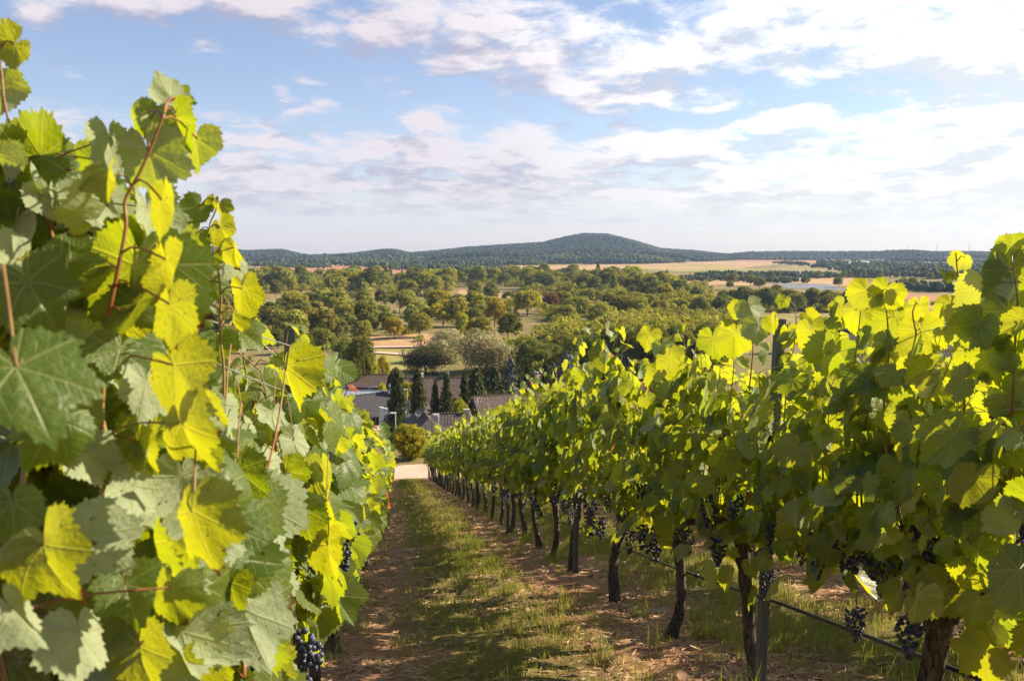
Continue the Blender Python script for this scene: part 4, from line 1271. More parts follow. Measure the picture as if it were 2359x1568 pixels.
def crown_conifer(seed, width=1.0, droop=.35, layers=26, leaf=.045, bare=.05):
    rg = np.random.default_rng(seed)
    mb = MB()
    P, Nn, S, T = [], [], [], []
    for k in range(layers):
        z = bare + (1 - bare) * (k + rg.uniform(-.3, .3)) / layers
        R0 = .62 * width * min(1, (z + .06) / .12) ** .5 * (1 - z) ** .62 * rg.uniform(.78, 1.12)
        nb = int(9 + 12 * (1 - z))
        for b in range(nb):
            a = rg.uniform(0, 6.28); Rb = R0 * rg.uniform(.6, 1.1)
            m = 9
            f = rg.uniform(.15, 1.0, m)
            p = np.stack([np.cos(a + rg.normal(0, .10, m)) * Rb * f, np.sin(a + rg.normal(0, .10, m)) * Rb * f, z - droop * .16 * f * (1 - z) + .02 * (f - .4) + rg.normal(0, .008, m)], -1)
            P.append(p); Nn.append(np.stack([np.full(m, math.cos(a)) * .8, np.full(m, math.sin(a)) * .8, np.full(m, .6)], -1) + rg.normal(0, .4, (m, 3)))
            S.append(leaf * rg.uniform(.6, 1.3, m)); T.append(np.tile([math.cos(a), math.sin(a), -.8], (m, 1)))
    P = np.concatenate(P); Nn = np.concatenate(Nn); S = np.concatenate(S); T = np.concatenate(T)
    P[:, 2] = np.clip(P[:, 2], .01, 1.0)
    quads(mb, P, Nn, S, np.clip(rg.normal(.35, .25, len(P)), 0, 1), rg, 1.5, T)
    return mb

def crown_willow(seed):
    rg = np.random.default_rng(seed)
    mb = MB()
    nd = 34
    d = rg.normal(0, 1, (nd, 3)); d[:, 2] = np.abs(d[:, 2]); d /= np.linalg.norm(d, axis=1)[:, None]
    C = d * np.array([.37, .37, .50]) * rg.uniform(.7, 1.05, nd)[:, None] + [0, 0, .40]
    C[::3, 2] -= .24
    cr = rg.uniform(.13, .22, nd)
    n = 9000
    ci = rg.integers(0, nd, n)
    q = rg.normal(0, 1, (n, 3)); q /= np.linalg.norm(q, axis=1)[:, None]; q[:, 2] = np.where(rg.random(n) < .5, np.abs(q[:, 2]), q[:, 2])
    P = C[ci] + q * (cr[ci] * rg.uniform(.8, 1.05, n))[:, None]
    # strands hanging at the skirts
    drop = rg.random(n) < .5
    P[:, 2] -= np.where(drop, rg.uniform(0, .36, n) * (1 - .4 * np.abs(q[:, 2])), 0)
    P[:, 2] = np.clip(P[:, 2], .03, 1)
    quads(mb, P, q + rg.normal(0, .45, (n, 3)), .022 * rg.uniform(.7, 1.4, n), np.clip(.42 + .2 * rg.normal(0, 1, n) + .12 * rg.normal(0, 1, nd)[ci], 0, 1), rg, 1.6, np.tile([0, 0, 1.], (n, 1)) + rg.normal(0, .35, (n, 3)))
    return mb

KIND = {}
def kind(key, mat, builder, nv, trunk=True):
    KIND[key] = [(builder(v).mesh('crown', M[mat]), trunk_broad(v).mesh('trunk', M['treebark']) if trunk is True else trunk(v).mesh('trunk', M['treebark'])) for v in range(nv)]
def pole(v):
    mb = MB(); tube(mb, [(0, 0, -.02), (0, 0, .4), (0, 0, .92)], [.02, .014, .003], 7); return mb
for key, mat in (('dark', 't_dark'), ('olive', 't_olive'), ('green', 't_green'), ('gold', 't_gold'), ('rust', 't_rust'), ('dry', 't_bare')):
    sd0 = {'dark': 0, 'olive': 100, 'green': 200, 'gold': 300, 'rust': 400, 'dry': 500}[key]
    kind(key, mat, lambda v, s=sd0: crown_broad(s + v, 120 + 8 * v, 46, .48 + .01 * v, .51), 5 if key in ('dark', 'olive') else 3)
kind('fine', 't_green', lambda v: crown_broad(600 + v, 230, 70, .47, .50, .030, shrub=True), 3)
kind('finegold', 't_gold', lambda v: crown_broad(640 + v, 200, 60, .47, .50, .028, shrub=True), 2)
kind('finedark', 't_dark', lambda v: crown_broad(660 + v, 170, 70, .50, .49, .028), 5)
kind('orchard', 't_olive', lambda v: crown_broad(700 + v, 40, 46, .62, .34, .062), 4)
kind('willow', 't_willow', crown_willow, 2)
kind('darkwillow', 't_willowdark', lambda v: crown_willow(20 + v), 2)
kind('spruce', 't_spruce', lambda v: crown_conifer(800 + v, 1.0, .5, 34, .05), 4, pole)
kind('column', 't_spruce', lambda v: crown_conifer(850 + v, 1.0, 1.3, 48, .036, .03), 4, pole)
kind('bluecedar', 't_blue', lambda v: crown_conifer(880 + v, 1.0, .2, 22, .05), 2, pole)
kind('farspruce', 't_dark', lambda v: crown_conifer(820 + v, 1.0, .5, 16, .09), 2, pole)

TN = {'dark': 'broadleaf_tree', 'olive': 'broadleaf_tree', 'green': 'broadleaf_tree', 'gold': 'broadleaf_tree', 'rust': 'broadleaf_tree', 'dry': 'shrub', 'fine': 'shrub',
      'finegold': 'shrub', 'finedark': 'broadleaf_tree', 'orchard': 'orchard_tree', 'willow': 'willow_tree', 'darkwillow': 'willow_tree', 'spruce': 'conifer', 'column': 'conifer', 'bluecedar': 'cedar', 'farspruce': 'conifer'}
rt = np.random.default_rng(99)
def put_tree(kd, pos, h, w, label, group=None, seed=None, cat=None, name=None):
    vs = KIND[kd]
    v = int(rt.integers(0, len(vs))) if seed is None else seed % len(vs)
    nm = name or TN[kd]
    t = thing(nm, label, cat or ('shrub' if nm == 'shrub' else 'tree'), tuple(float(q) for q in pos), float(rt.uniform(0, 6.28)), group)
    t.scale = (float(w), float(w * rt.uniform(.9, 1.1)), float(h))
    link('trunk', vs[v][1], t)
    link('crown', vs[v][0], t)
    return t
def tree_px(kd, px, top, wpx, D, label, group=None, base=None, **kw):
    """tree at depth D whose top shows at row `top`"""
    g = ground_at(px, D)
    ztop = at(px, top, D)[2]
    h = ztop - g[2]
    if base is not None:
        h = (base - top) / F * D; 
    if kd in ('column',): wpx *= 1.75
    if kd in ('spruce', 'bluecedar'): wpx *= 1.3
    if 'willow' in kd: wpx *= 1.3
    return put_tree(kd, g, h, wpx / F * D, label, group, **kw)
def tree_gr(kd, px, base, top, wpx, label, group=None, **kw):
    """tree standing where the sight line of (px, base) meets the ground"""
    g = ground_hit(px, base)
    D = (g - EYE) @ LOOK
    return put_tree(kd, g, (base - top) / F * D * 1.02, wpx / F * D, label, group, **kw)

# garden trees round the houses
G1 = 'dark columnar conifers in the gardens'
tree_px('column', 912, 856, 50, 112, 'broad dark drooping conifer beside the white bungalow wall', G1, seed=0)
tree_px('column', 961, 852, 42, 120, 'tall dark conifer with a bent skirt between the two house roofs', G1, seed=1)
tree_px('column', 1001, 879, 25, 118, 'slim brown-tipped dark conifer standing in front of the brown roof', G1, seed=2)
tree_px('column', 1027, 864, 34, 118, 'dark pointed conifer at the right end of the garden conifer line', G1, seed=3)
tree_px('spruce', 1095, 850, 74, 128, 'large bushy green spruce right of the brown roof', 'garden spruces', seed=0)
tree_px('spruce', 1068, 862, 34, 126, 'small narrow spruce touching the right side of the brown roof', 'garden spruces', seed=1)
tree_px('spruce', 1135, 845, 76, 135, 'wide olive green spruce under the pale willow', 'garden spruces', seed=2)
tree_px('bluecedar', 1176, 828, 58, 138, 'silvery blue conifer right of the wide spruce', 'blue conifers', seed=0)
tree_px('column', 1215, 838, 24, 128, 'narrow pointed conifer next to the small red roof', G1, seed=2)
tree_px('column', 1196, 872, 20, 120, 'short dark conifer just left of the small red roof', G1, seed=1)
tree_px('spruce', 1258, 840, 50, 134, 'feathery green spruce right of the small red roof', 'garden spruces', seed=3)
tree_px('bluecedar', 1308, 812, 92, 140, 'spreading silver blue cedar behind the vine tops', 'blue conifers', seed=1)
tree_px('bluecedar', 1440, 800, 70, 140, 'pale blue cedar rising between the leafy vine shoots', 'blue conifers', seed=0)
tree_px('spruce', 1370, 826, 60, 136, 'dark spruce between the two blue cedars', 'garden spruces', seed=1)
tree_px('fine', 938, 868, 50, 130, 'sunlit yellow-green bush behind the street lamp', 'garden bushes', seed=0)
tree_px('fine', 1062, 908, 62, 112, 'sunlit round bush left of the dark gable', 'garden bushes', seed=1)
tree_px('fine', 878, 880, 34, 140, 'small yellowish bush above the grey metal roof', 'garden bushes', seed=2)
tree_px('finegold', 975, 948, 44, 105, 'low yellow-green shrub below the tall conifers', 'garden bushes', seed=0)
tree_px('fine', 941, 972, 100, 49.6, 'big leafy green bush at the end of the grassy aisle', 'roadside bushes', seed=0)
tree_px('fine', 1005, 996, 90, 51.5, 'green bush across the road where the right row ends', 'roadside bushes', seed=1)
tree_px('fine', 860, 1000, 70, 51, 'green bush across the road behind the left row', 'roadside bushes', seed=2)
tree_px('finegold', 880, 815, 46, 165, 'golden slender tree at the pasture edge', 'yellowing trees by the pasture', seed=0)
tree_px('dry', 912, 838, 46, 150, 'bare twiggy brownish tree behind the columnar conifer', 'yellowing trees by the pasture', seed=0)
tree_px('dry', 855, 838, 60, 160, 'yellow-brown bush left of the golden slender tree', 'yellowing trees by the pasture', seed=1)
tree_px('finedark', 825, 762, 86, 150, 'tall olive tree showing above the left vine row', 'yellowing trees by the pasture', seed=1)
tree_px('dry', 895, 858, 40, 150, 'low rusty bush behind the white chimney', 'yellowing trees by the pasture', seed=2)
tree_px('rust', 915, 866, 30, 152, 'small reddish bush at the foot of the twiggy tree', 'yellowing trees by the pasture', seed=1)
tree_px('finedark', 792, 772, 80, 168, 'olive tree left of the pasture, just over the left vines', 'trees over the left vine row', seed=2)
tree_px('fine', 850, 800, 46, 150, 'yellow-green bushy tree at the left rim of the pasture', 'trees over the left vine row', seed=0)
tree_px('finedark', 742, 748, 74, 200, 'dark leafy tree above the middle of the left vines', 'trees over the left vine row', seed=3)
tree_px('fine', 690, 742, 60, 215, 'yellowish round tree above the post of the left row', 'trees over the left vine row', seed=1)
tree_px('finedark', 640, 752, 60, 225, 'dark bushy tree behind the top wire of the left row', 'trees over the left vine row', seed=4)
# willows
tree_px('darkwillow', 978, 786, 84, 182, 'wide dark willow left of the pale one', 'willows', seed=0)
tree_px('willow', 1034, 758, 84, 200, 'pale-topped willow peeping over the dark one', 'willows', seed=1)
tree_px('willow', 1118, 756, 128, 180, 'big silvery pale willow in the middle of the valley', 'willows', seed=0)
tree_px('darkwillow', 1186, 806, 52, 180, 'dark willow at the right side of the pale one', 'willows', seed=1)
# striking trees of the orchard
gold = 'golden autumn trees'
tree_gr('gold', 1020, 752, 686, 74, 'bright golden tree in the middle of the orchard', gold, seed=0)
tree_gr('gold', 1012, 728, 662, 80, 'tall yellow-green tree right behind the bright golden one', gold, seed=1)
tree_gr('gold', 1140, 752, 680, 64, 'yellow upright tree left of the round green one', gold, seed=1)
tree_gr('gold', 908, 782, 726, 58, 'small rounded yellow tree above the pasture', gold, seed=2)
tree_gr('green', 1215, 727, 662, 90, 'large regular round green tree', 'round green trees', seed=0)
tree_gr('rust', 1264, 722, 674, 46, 'rust brown tree at the right of the round green one', 'rusty trees', seed=0)
tree_gr('rust', 877, 706, 664, 30, 'orange-brown tree in the left part of the belt', 'rusty trees', seed=1)
tree_gr('dark', 962, 754, 696, 62, 'dark round tree left of the bright golden one', 'dark orchard trees', seed=1)
tree_gr('olive', 818, 752, 690, 72, 'full olive tree standing over the left vine row', 'dark orchard trees', seed=2)
tree_gr('dark', 872, 752, 698, 62, 'dark tree shading a white caravan', 'dark orchard trees', seed=3)
tree_gr('farspruce', 835, 700, 642, 40, 'pointed spruce rising out of the left belt', 'belt conifers', seed=0)
tree_gr('farspruce', 760, 705, 640, 36, 'dark spruce in the belt above the left row', 'belt conifers', seed=1)
tree_gr('farspruce', 585, 770, 712, 34, 'dark small spruce over the leaves beside the slim shoot', 'belt conifers', seed=0)
tree_gr('farspruce', 545, 752, 690, 40, 'dark spruce directly right of the slim shoot', 'belt conifers', seed=1)
tree_gr('gold', 610, 764, 716, 36, 'small yellowing tree next to the spruce near the slim shoot', gold, seed=0)
tree_gr('dark', 635, 688, 645, 34, 'lone dark tree on the mown meadow at the left', 'dark orchard trees', seed=4)
tree_gr('gold', 1170, 648, 612, 40, 'dense green-gold tree on the skyline of the belt', 'skyline trees', seed=2)
tree_gr('green', 1345, 652, 618, 50, 'rounded green tree on the skyline of the belt', 'skyline trees', seed=1)
tree_gr('dry', 1300, 642, 615, 60, 'pale feathery trees on the skyline of the belt', 'skyline trees', seed=1, name='broadleaf_tree', cat='tree')

# fill the belts: every tree an object of its own
CLEAR = [(1040, 1205, 662, 696), (575, 705, 676, 716), (1180, 1252, 727, 800), (985, 1055, 754, 800), (1115, 1165, 754, 800), (885, 930, 783, 800), (846, 965, 776, 880)]
def blocked(p): return any(a < p[0] < b and c < p[1] < d for a, b, c, d in CLEAR)
def spread(n, poly_fn, mind):
    out = []
    tries = 0
    while len(out) < n and tries < n * 60:
        tries += 1
        p = poly_fn()
        if blocked(p): continue
        if all((p[0] - q[0]) ** 2 + (p[1] - q[1]) ** 2 * 6 > mind * mind for q in out): out.append(p)
    return out
U = rt.uniform
def belt(n, fn, mind, kinds, hw, group, desc, wf=(.75, 1.1)):
    pts = spread(n, fn, mind)
    pts.sort()
    cnt = {}
    items = []
    for (px, by) in pts:
        kd = kinds[int(rt.integers(0, len(kinds)))]
        items.append((px, by, kd)); cnt[kd] = cnt.get(kd, 0) + 1
    seen = {}
    for (px, by, kd) in items:
        k = seen.get(kd, 0); seen[kd] = k + 1
        g = ground_hit(px, by)
        h = U(*hw)
        nm = {'dark': 'dark green', 'olive': 'olive green', 'green': 'light green', 'gold': 'yellowing', 'rust': 'rust brown', 'orchard': 'small olive fruit', 'dry': 'dry pale', 'farspruce': 'dark pointed', 'finedark': 'dense dark'}[kd]
        place = ordinal(k) + ' such from the left' if cnt[kd] > 1 else 'the only such'
        kn = 'conifer' if kd == 'farspruce' else 'tree'
        put_tree(kd, g, h, h * U(*wf) * (.5 if kd == 'farspruce' else 1), '%s %s, %s %s' % (nm, kn, place, desc), group,
                 name='conifer' if kd == 'farspruce' else 'orchard_tree' if kd == 'orchard' else 'broadleaf_tree', cat='tree')
def f_belt():
    px = U(430, 1560)
    return (px, np.interp(px, [430, 900, 1250, 1560], [U(640, 694), U(638, 690), U(646, 676), U(650, 715)]))
belt(125, f_belt, 12, ['dark', 'dark', 'olive', 'olive', 'olive', 'green', 'farspruce', 'dark', 'green'], (10.5, 17.5), 'trees of the long belt', 'in the long valley belt', (.8, 1.25))
def f_orch():
    return (U(430, 1230), U(697, 792))
belt(96, f_orch, 17, ['orchard', 'orchard', 'olive', 'dark', 'olive', 'green', 'dark', 'gold'], (6.5, 11.5), 'trees of the meadow orchard', 'in the meadow orchard', (.85, 1.2))
def f_slope():
    px = U(1275, 1700)
    return (px, U(700, 765) if px < 1420 else U(700, 735))
belt(34, f_slope, 19, ['olive', 'olive', 'dark', 'green', 'olive'], (7.5, 11), 'trees right of the round green tree', 'right of the big round tree', (.9, 1.25))
pts = sorted(spread(34, lambda: (U(1195, 1650), U(800, 890)), 19))
for k, (px, by) in enumerate(pts):
    top = np.interp(px, [1190, 1400, 1650], [772, 742, 716]) + U(0, 1) * (by - 790) * .55 + U(-6, 8)
    tree_gr('finedark', px, by, top, U(62, 90), 'dense dark green tree, %s from the left in the wood behind the houses' % ordinal(k), 'dark wood behind the houses')
def f_hedge():
    px = U(1690, 2010)
    return (px, np.interp(px, [1690, 2010], [712, 722]) + U(-6, 4))
belt(20, f_hedge, 9, ['dark', 'dark', 'olive'], (9, 13), 'hedge trees by the right meadow', 'in the right meadow hedge', (.8, 1.15))
def f_far():
    return (U(1560, 2330), U(640, 668))
belt(24, f_far, 14, ['dark', 'olive', 'dark'], (6, 11), 'field trees on the plain', 'on the right plain', (.8, 1.2))
def f_fr2():
    return (U(2000, 2330), U(694, 745))
belt(18, f_fr2, 16, ['olive', 'orchard', 'dark'], (3.5, 6.5), 'trees on the far right fields', 'on the far right fields', (.9, 1.2))

def undergrowth():
    rg = np.random.default_rng(18)
    mb = MB()
    spots = []
    for _ in range(520):
        px = rg.uniform(430, 1640)
        lo, hi = np.interp(px, [430, 900, 1250, 1640], [640, 640, 648, 668]), np.interp(px, [430, 900, 1250, 1640], [690, 688, 682, 724])
        spots.append((px, rg.uniform(lo, hi), rg.uniform(3, 8)))
    for _ in range(150): spots.append((rg.uniform(1180, 1700), rg.uniform(726, 800), rg.uniform(3, 6)))
    for _ in range(110): spots.append((rg.uniform(1180, 1640), rg.uniform(800, 900), rg.uniform(2, 4.5)))
    for _ in range(260): spots.append((rg.uniform(400, 1190), rg.uniform(690, 792), rg.uniform(1.0, 3.2)))
    for _ in range(260):
        spots.append((rg.uniform(-700, 430), rg.uniform(636, 790), rg.uniform(2.5, 7)))
    for _ in range(70): spots.append((rg.uniform(1690, 2010), rg.uniform(708, 722), rg.uniform(2, 4)))
    for (px, py, h) in spots:
        if blocked((px, py)): continue
        g = ground_hit(px, py)
        n = 330
        nc = 9
        c = rg.normal(0, 1, (nc, 3)) * [h * .45, h * .45, h * .22] + [0, 0, h * .5]
        ci = rg.integers(0, nc, n)
        d = rg.normal(0, 1, (n, 3)); d /= np.linalg.norm(d, axis=1)[:, None]; d[:, 2] = np.where(rg.random(n) < .5, np.abs(d[:, 2]), d[:, 2])
        P = g + c[ci] + d * h * .34 * rg.uniform(.6, 1.05, n)[:, None]
        P[:, 2] = np.maximum(P[:, 2], g[2] + .05)
        quads(mb, P, d + rg.normal(0, .5, (n, 3)), h * .11 * rg.uniform(.7, 1.4, n) + .1, np.clip(rg.normal(.35, .2, n) + rg.normal(0, .22), 0, 1), rg)
    tag(mb.build('undergrowth', M['t_olive']), 'dense bushes and undergrowth filling in between the valley trees', 'undergrowth', None, 'stuff')
undergrowth()

# far woodland, hedges and village trees that read as one mass
def woodland():
    rg = np.random.default_rng(8)
    mb = MB()
    P, Rr, H, Tn = [], [], [], []
    lines = [((1600, 634), (2030, 640), 90, 3.2, 4), ((1560, 645), (1830, 650), 50, 3, 3), ((1880, 612), (2330, 622), 260, 5.0, 9), ((1960, 630), (2340, 640), 220, 5.0, 7),
             ((1790, 606), (1850, 610), 30, 4, 3), ((560, 612), (760, 616), 60, 5, 3), ((700, 600), (1010, 622), 150, 6, 7), ((560, 596), (720, 600), 120, 6, 4), ((1010, 622), (1200, 632), 80, 5, 5),
             ((2060, 665), (2340, 676), 70, 4, 3), ((1130, 606), (1240, 610), 60, 6, 3)]
    for (a, b, n, sz, jit) in lines:
        for _ in range(n):
            s = rg.random()
            px, py = a[0] + (b[0] - a[0]) * s, a[1] + (b[1] - a[1]) * s + rg.normal(0, jit * .5)
            g = ground_hit(px, max(py, 592))
            h = sz * rg.uniform(.6, 1.4)
            hz = max(g[2], float(hill_h(g[0], g[1])))
            for q in range(9):
                P.append([g[0] + rg.normal(0, sz * 1.0), g[1] + rg.normal(0, sz * 1.2), hz + h * .7 * rg.uniform(.7, 1.2)]); Rr.append(h * rg.uniform(.25, .6)); H.append(h * rg.uniform(.3, .65)); Tn.append(np.clip(rg.normal(.35, .2), 0, 1))
    blobs(mb, np.array(P), np.array(Rr), np.array(H), np.array(Tn), rg, IV2, IF2, .22)
    tag(mb.build('woodland', M['forest']), 'far hedges and village trees blending into one mass on the plain', 'woodland', None, 'stuff')
woodland()

# ------------------------------------------------------------------ houses
def tile_material(name, a, b, lichen=0.0, course=.44, tilew=.40):
    m, N = material(name)
    uv = N.n('ShaderNodeUVMap', uv_map='UVMap').outputs[0]
    u, v, _ = N.sep(uv)
    us, vs = N.m('DIVIDE', u, tilew), N.m('DIVIDE', v, course)
    fu, fv = N.m('FRACT', us), N.m('FRACT', vs)
    cell = N.n('ShaderNodeTexWhiteNoise', {0: N.xyz(N.m('FLOOR', us), N.m('FLOOR', vs))}, noise_dimensions='3D').outputs[0]
    f = N.noise(uv, 0.8, 5.0, 0.6)
    col = N.mix(N.m('MULTIPLY_ADD', cell, 0.55, N.m('MULTIPLY', f, 0.45)), a, b)
    if lichen:
        l = N.ss(N.noise(uv, 6.0, 4.0, .7), .66, .72)
        col = N.mix(N.m('MULTIPLY', l, lichen), col, (.42, .40, .37))
    hgt = N.m('ADD', N.m('MULTIPLY', N.m('SUBTRACT', 1.0, fv), .6), N.m('MULTIPLY', N.m('SINE', N.m('MULTIPLY', fu, 6.283)), .16))
    gap = N.m('MAXIMUM', N.ss(fv, .86, .97), N.m('MULTIPLY', N.ss(fu, .78, .95), .6))
    col = N.mix(N.m('MULTIPLY', gap, .6), col, tuple(q * .35 for q in a))
    finish(N, N.n('ShaderNodeBsdfPrincipled', {'Base Color': col, 'Roughness': .75, 'Specular IOR Level': .3, 'Normal': N.bump(hgt, 1.0, .06)}).outputs[0])
    return m
M['tile_brown'] = tile_material('brown_roof_tiles', (.070, .050, .040), (.145, .102, .08))
M['tile_dark'] = tile_material('weathered_roof_tiles', (.050, .042, .038), (.115, .094, .084), .8)
M['tile_red'] = tile_material('red_roof_tiles', (.26, .06, .035), (.40, .11, .06))
M['slate'] = tile_material('dark_slate', (.035, .034, .04), (.07, .065, .07))
M['corr'] = tile_material('grey_sheet_roof', (.22, .26, .32), (.30, .34, .40), 0, 1.1, .9)
M['plaster'] = simple('white_plaster', (.74, .70, .66), .85, .06, 3.0, .2, 60)
M['greyplaster'] = simple('grey_plaster', (.36, .33, .30), .85, .12, 3.0, .2, 60)
M['wood'] = simple('brown_timber', (.10, .055, .035), .7, .3, 8.0)
M['concrete'] = simple('grey_concrete', (.40, .38, .36), .8, .2, 6.0, .2)
M['glass'] = simple('window_glass', (.02, .025, .03), .12, .2, 2.0, spec=.8)
M['frame'] = simple('window_frame', (.62, .58, .53), .6, .05)
M['metal'] = simple('grey_metal', (.40, .41, .42), .45, .15, 8.0, metal=.5)

def gable_roof(L, Wd, H, th=.18, over=.45, hip=(0, 0)):
    """ridge along x; eaves at z=0; returns outer slab as one mesh"""
    mb = MB()
    l, w = L / 2 + over, Wd / 2 + over
    zo = -H * over / (Wd / 2)
    sl = math.hypot(w, H - zo)
    top = []
    a0, a1 = -l + hip[0], l - hip[1]
    for s in (-1, 1):
        V = np.array([[-l, s * w, zo], [l, s * w, zo], [a1, 0, H], [a0, 0, H]])
        V2 = V - [0, 0, th]
        uv = [[-l, 0], [l, 0], [a1, sl], [a0, sl]]
        f = np.array([[0, 1, 2, 3]]) if s < 0 else np.array([[3, 2, 1, 0]])
        mb.add(V, f, uv)
        mb.add(V2, f[:, ::-1], uv)
        mb.add(np.concatenate([V[:2], V2[:2]]), np.array([[0, 2, 3, 1]]) if s < 0 else np.array([[1, 3, 2, 0]]), np.zeros((4, 2)))
        if not hip[0]: mb.add(np.stack([V[0], V[3], V2[3], V2[0]]), np.array([[0, 1, 2, 3]]), np.zeros((4, 2)))
        if not hip[1]: mb.add(np.stack([V[1], V[2], V2[2], V2[1]]), np.array([[0, 1, 2, 3]]), np.zeros((4, 2)))
    for k, (sx, ax) in enumerate(((-1, a0), (1, a1))):
        if hip[k]:
            V = np.array([[sx * l, -w, zo], [sx * l, w, zo], [ax, 0, H]])
            hl = math.hypot(hip[k], H)
            f = np.array([[0, 2, 1]]) if sx < 0 else np.array([[0, 1, 2]])
            mb.add(V, f, [[-w, 0], [w, 0], [0, hl]])
            mb.add(V - [0, 0, th], f[:, ::-1], [[-w, 0], [w, 0], [0, hl]])
            V2 = V - [0, 0, th]
            mb.add(np.stack([V[0], V[1], V2[1], V2[0]]), np.array([[0, 1, 2, 3]]), np.zeros((4, 2)))
    return mb
def ridge_caps(L, H, over, hip=(0, 0)):
    mb = MB()
    a0, a1 = -L / 2 - over + hip[0], L / 2 + over - hip[1]
    n = max(2, int((a1 - a0) / .4))
    xs = np.linspace(a0, a1, n + 1)
    for i in range(n):
        tube(mb, [(xs[i], 0, H + .015), (xs[i + 1] - .01, 0, H + .03)], [.11, .12], 8)
    return mb
def walls(L, Wd, hw, H, th=0.0, hip=(0, 0)):
    mb = MB()
    l, w = L / 2, Wd / 2
    z0, z1 = -hw - .5, -.02
    def gable(x, s, hp):
        V = [[x, -w, z0], [x, w, z0], [x, w, z1]] + ([] if hp else [[x, 0, H - .2]]) + [[x, -w, z1]]
        idx = list(range(len(V)))
        mb.add(V, np.array([idx if s > 0 else idx[::-1]]))
    gable(-l, -1, hip[0]); gable(l, 1, hip[1])
    mb.add([[-l, -w, z0], [l, -w, z0], [l, -w, z1], [-l, -w, z1]], np.array([[0, 1, 2, 3]]))
    mb.add([[-l, w, z0], [l, w, z0], [l, w, z1], [-l, w, z1]], np.array([[3, 2, 1, 0]]))
    return mb
def window(parent, c, w, h, axis, mat_f='frame'):
    """axis: 'x' pane faces +-x, 'y' faces +-y; c is the centre on the wall, last item of c the outward sign"""
    x, y, z, s = c
    mb = MB()
    t = .06
    for (a, b, sa, sb) in ((0, h / 2, w + t, t), (0, -h / 2, w + t, t), (-w / 2, 0, t, h - t), (w / 2, 0, t, h - t), (0, 0, t * .6, h - t)):
        if axis == 'y': box(mb, (x + a, y + s * .03, z + b), (sa, .08, sb))
        else: box(mb, (x + s * .03, y + a, z + b), (.08, sa, sb))
    f = mb.build('window', M[mat_f], parent)
    p = MB()
    if axis == 'y': box(p, (x, y + s * .012, z), (w - t * 1.01, .02, h - t * 1.01))
    else: box(p, (x + s * .012, y, z), (.02, w - t * 1.01, h - t * 1.01))
    p.build('pane', M['glass'], f)
    return f
def house(name, label, eave_xyz, rz, L, Wd, hw, H, roof, wall, cat='house', group=None, hip=(0, 0), over=.45):
    """eave_xyz is the middle of the house at eave height"""
    t = thing(name, label, cat, tuple(eave_xyz), rz, group)
    walls(L, Wd, hw, H, hip=hip).build('wall', M[wall], t)
    r = gable_roof(L, Wd, H, .18, over, hip).build('roof', M[roof], t)
    ridge_caps(L, H, over, hip).build('ridge_tiles', M[roof], r)
    g = MB()
    zo = -H * over / (Wd / 2) - .1
    for s in (-1, 1):
        tube(g, [(-L / 2 - over, s * (Wd / 2 + over + .06), zo), (L / 2 + over, s * (Wd / 2 + over + .06), zo)], .065, 8)
    g.build('gutter', M['metal'], t)
    return t, r
def chimney(roof, x, y, z, w, d, h, mat='concrete', cap=True):
    mb = MB()
    box(mb, (x, y, z + h / 2 - .5), (w, d, h + 1.0))
    box(mb, (x, y, z + h + .04), (w + .1, d + .1, .08))
    if cap:
        for sx in (-1, 1): box(mb, (x + sx * (w / 2 - .05), y, z + h + .19), (.08, d * .8, .22))
        box(mb, (x, y, z + h + .33), (w + .16, d + .16, .06))
    return mb.build('chimney', M[mat], roof)
def antenna(roof, x, y, z, h):
    mb = MB()
    tube(mb, [(x, y, z - .3), (x, y, z + h)], .025, 6)
    for k, zz in enumerate((h * .98, h * .8)):
        tube(mb, [(x - .7, y, z + zz), (x + .7, y, z + zz)], .014, 5)
        for q in np.linspace(-.65, .65, 8 - 2 * k): tube(mb, [(x + q, y - .3, z + zz + .02), (x + q, y + .3, z + zz + .02)], .010, 4)
    return mb.build('antenna', M['metal'], roof)
def dish(roof, x, y, z, rad, az):
    mb = MB()
    n, m = 18, 5
    rr = np.linspace(0, rad, m); th = np.linspace(0, 2 * np.pi, n, endpoint=False)
    V = [[0, 0, 0]] + [[r * math.cos(a), r * math.sin(a), -.35 * (r / rad) ** 2 * rad] for r in rr[1:] for a in th]
    V = np.array(V)
    Fq = []
    tri = [[0, 1 + i, 1 + (i + 1) % n] for i in range(n)]
    for k in range(m - 2):
        for i in range(n):
            a, b = 1 + k * n + i, 1 + k * n + (i + 1) % n
            Fq.append([a, a + n, b + n, b])
    rot = np.array(Matrix.Rotation(az, 3, 'Z') @ Matrix.Rotation(R(-62), 3, 'X'))
    mb.add(V @ rot.T + [x, y, z + .9], [np.array(tri), np.array(Fq)], None, .5, True)
    tube(mb, [(x, y, z - .2), (x, y, z + .9)], .04, 6)
    e = rot @ np.array([0, 0, -rad * .9])
    tube(mb, [np.array([x, y, z + .9]) + rot @ np.array([0, rad * .9, -.3 * rad]), np.array([x, y, z + .9]) + e * 1.0], .015, 5)
    return mb.build('satellite_dish', M['metal'], roof)

def eave_point(px, py_ridge, D, H):
    p = at(px, py_ridge, D)
    return np.array([p[0], p[1], p[2] - H])

VY = -YAW                                       # heading that faces the camera squarely
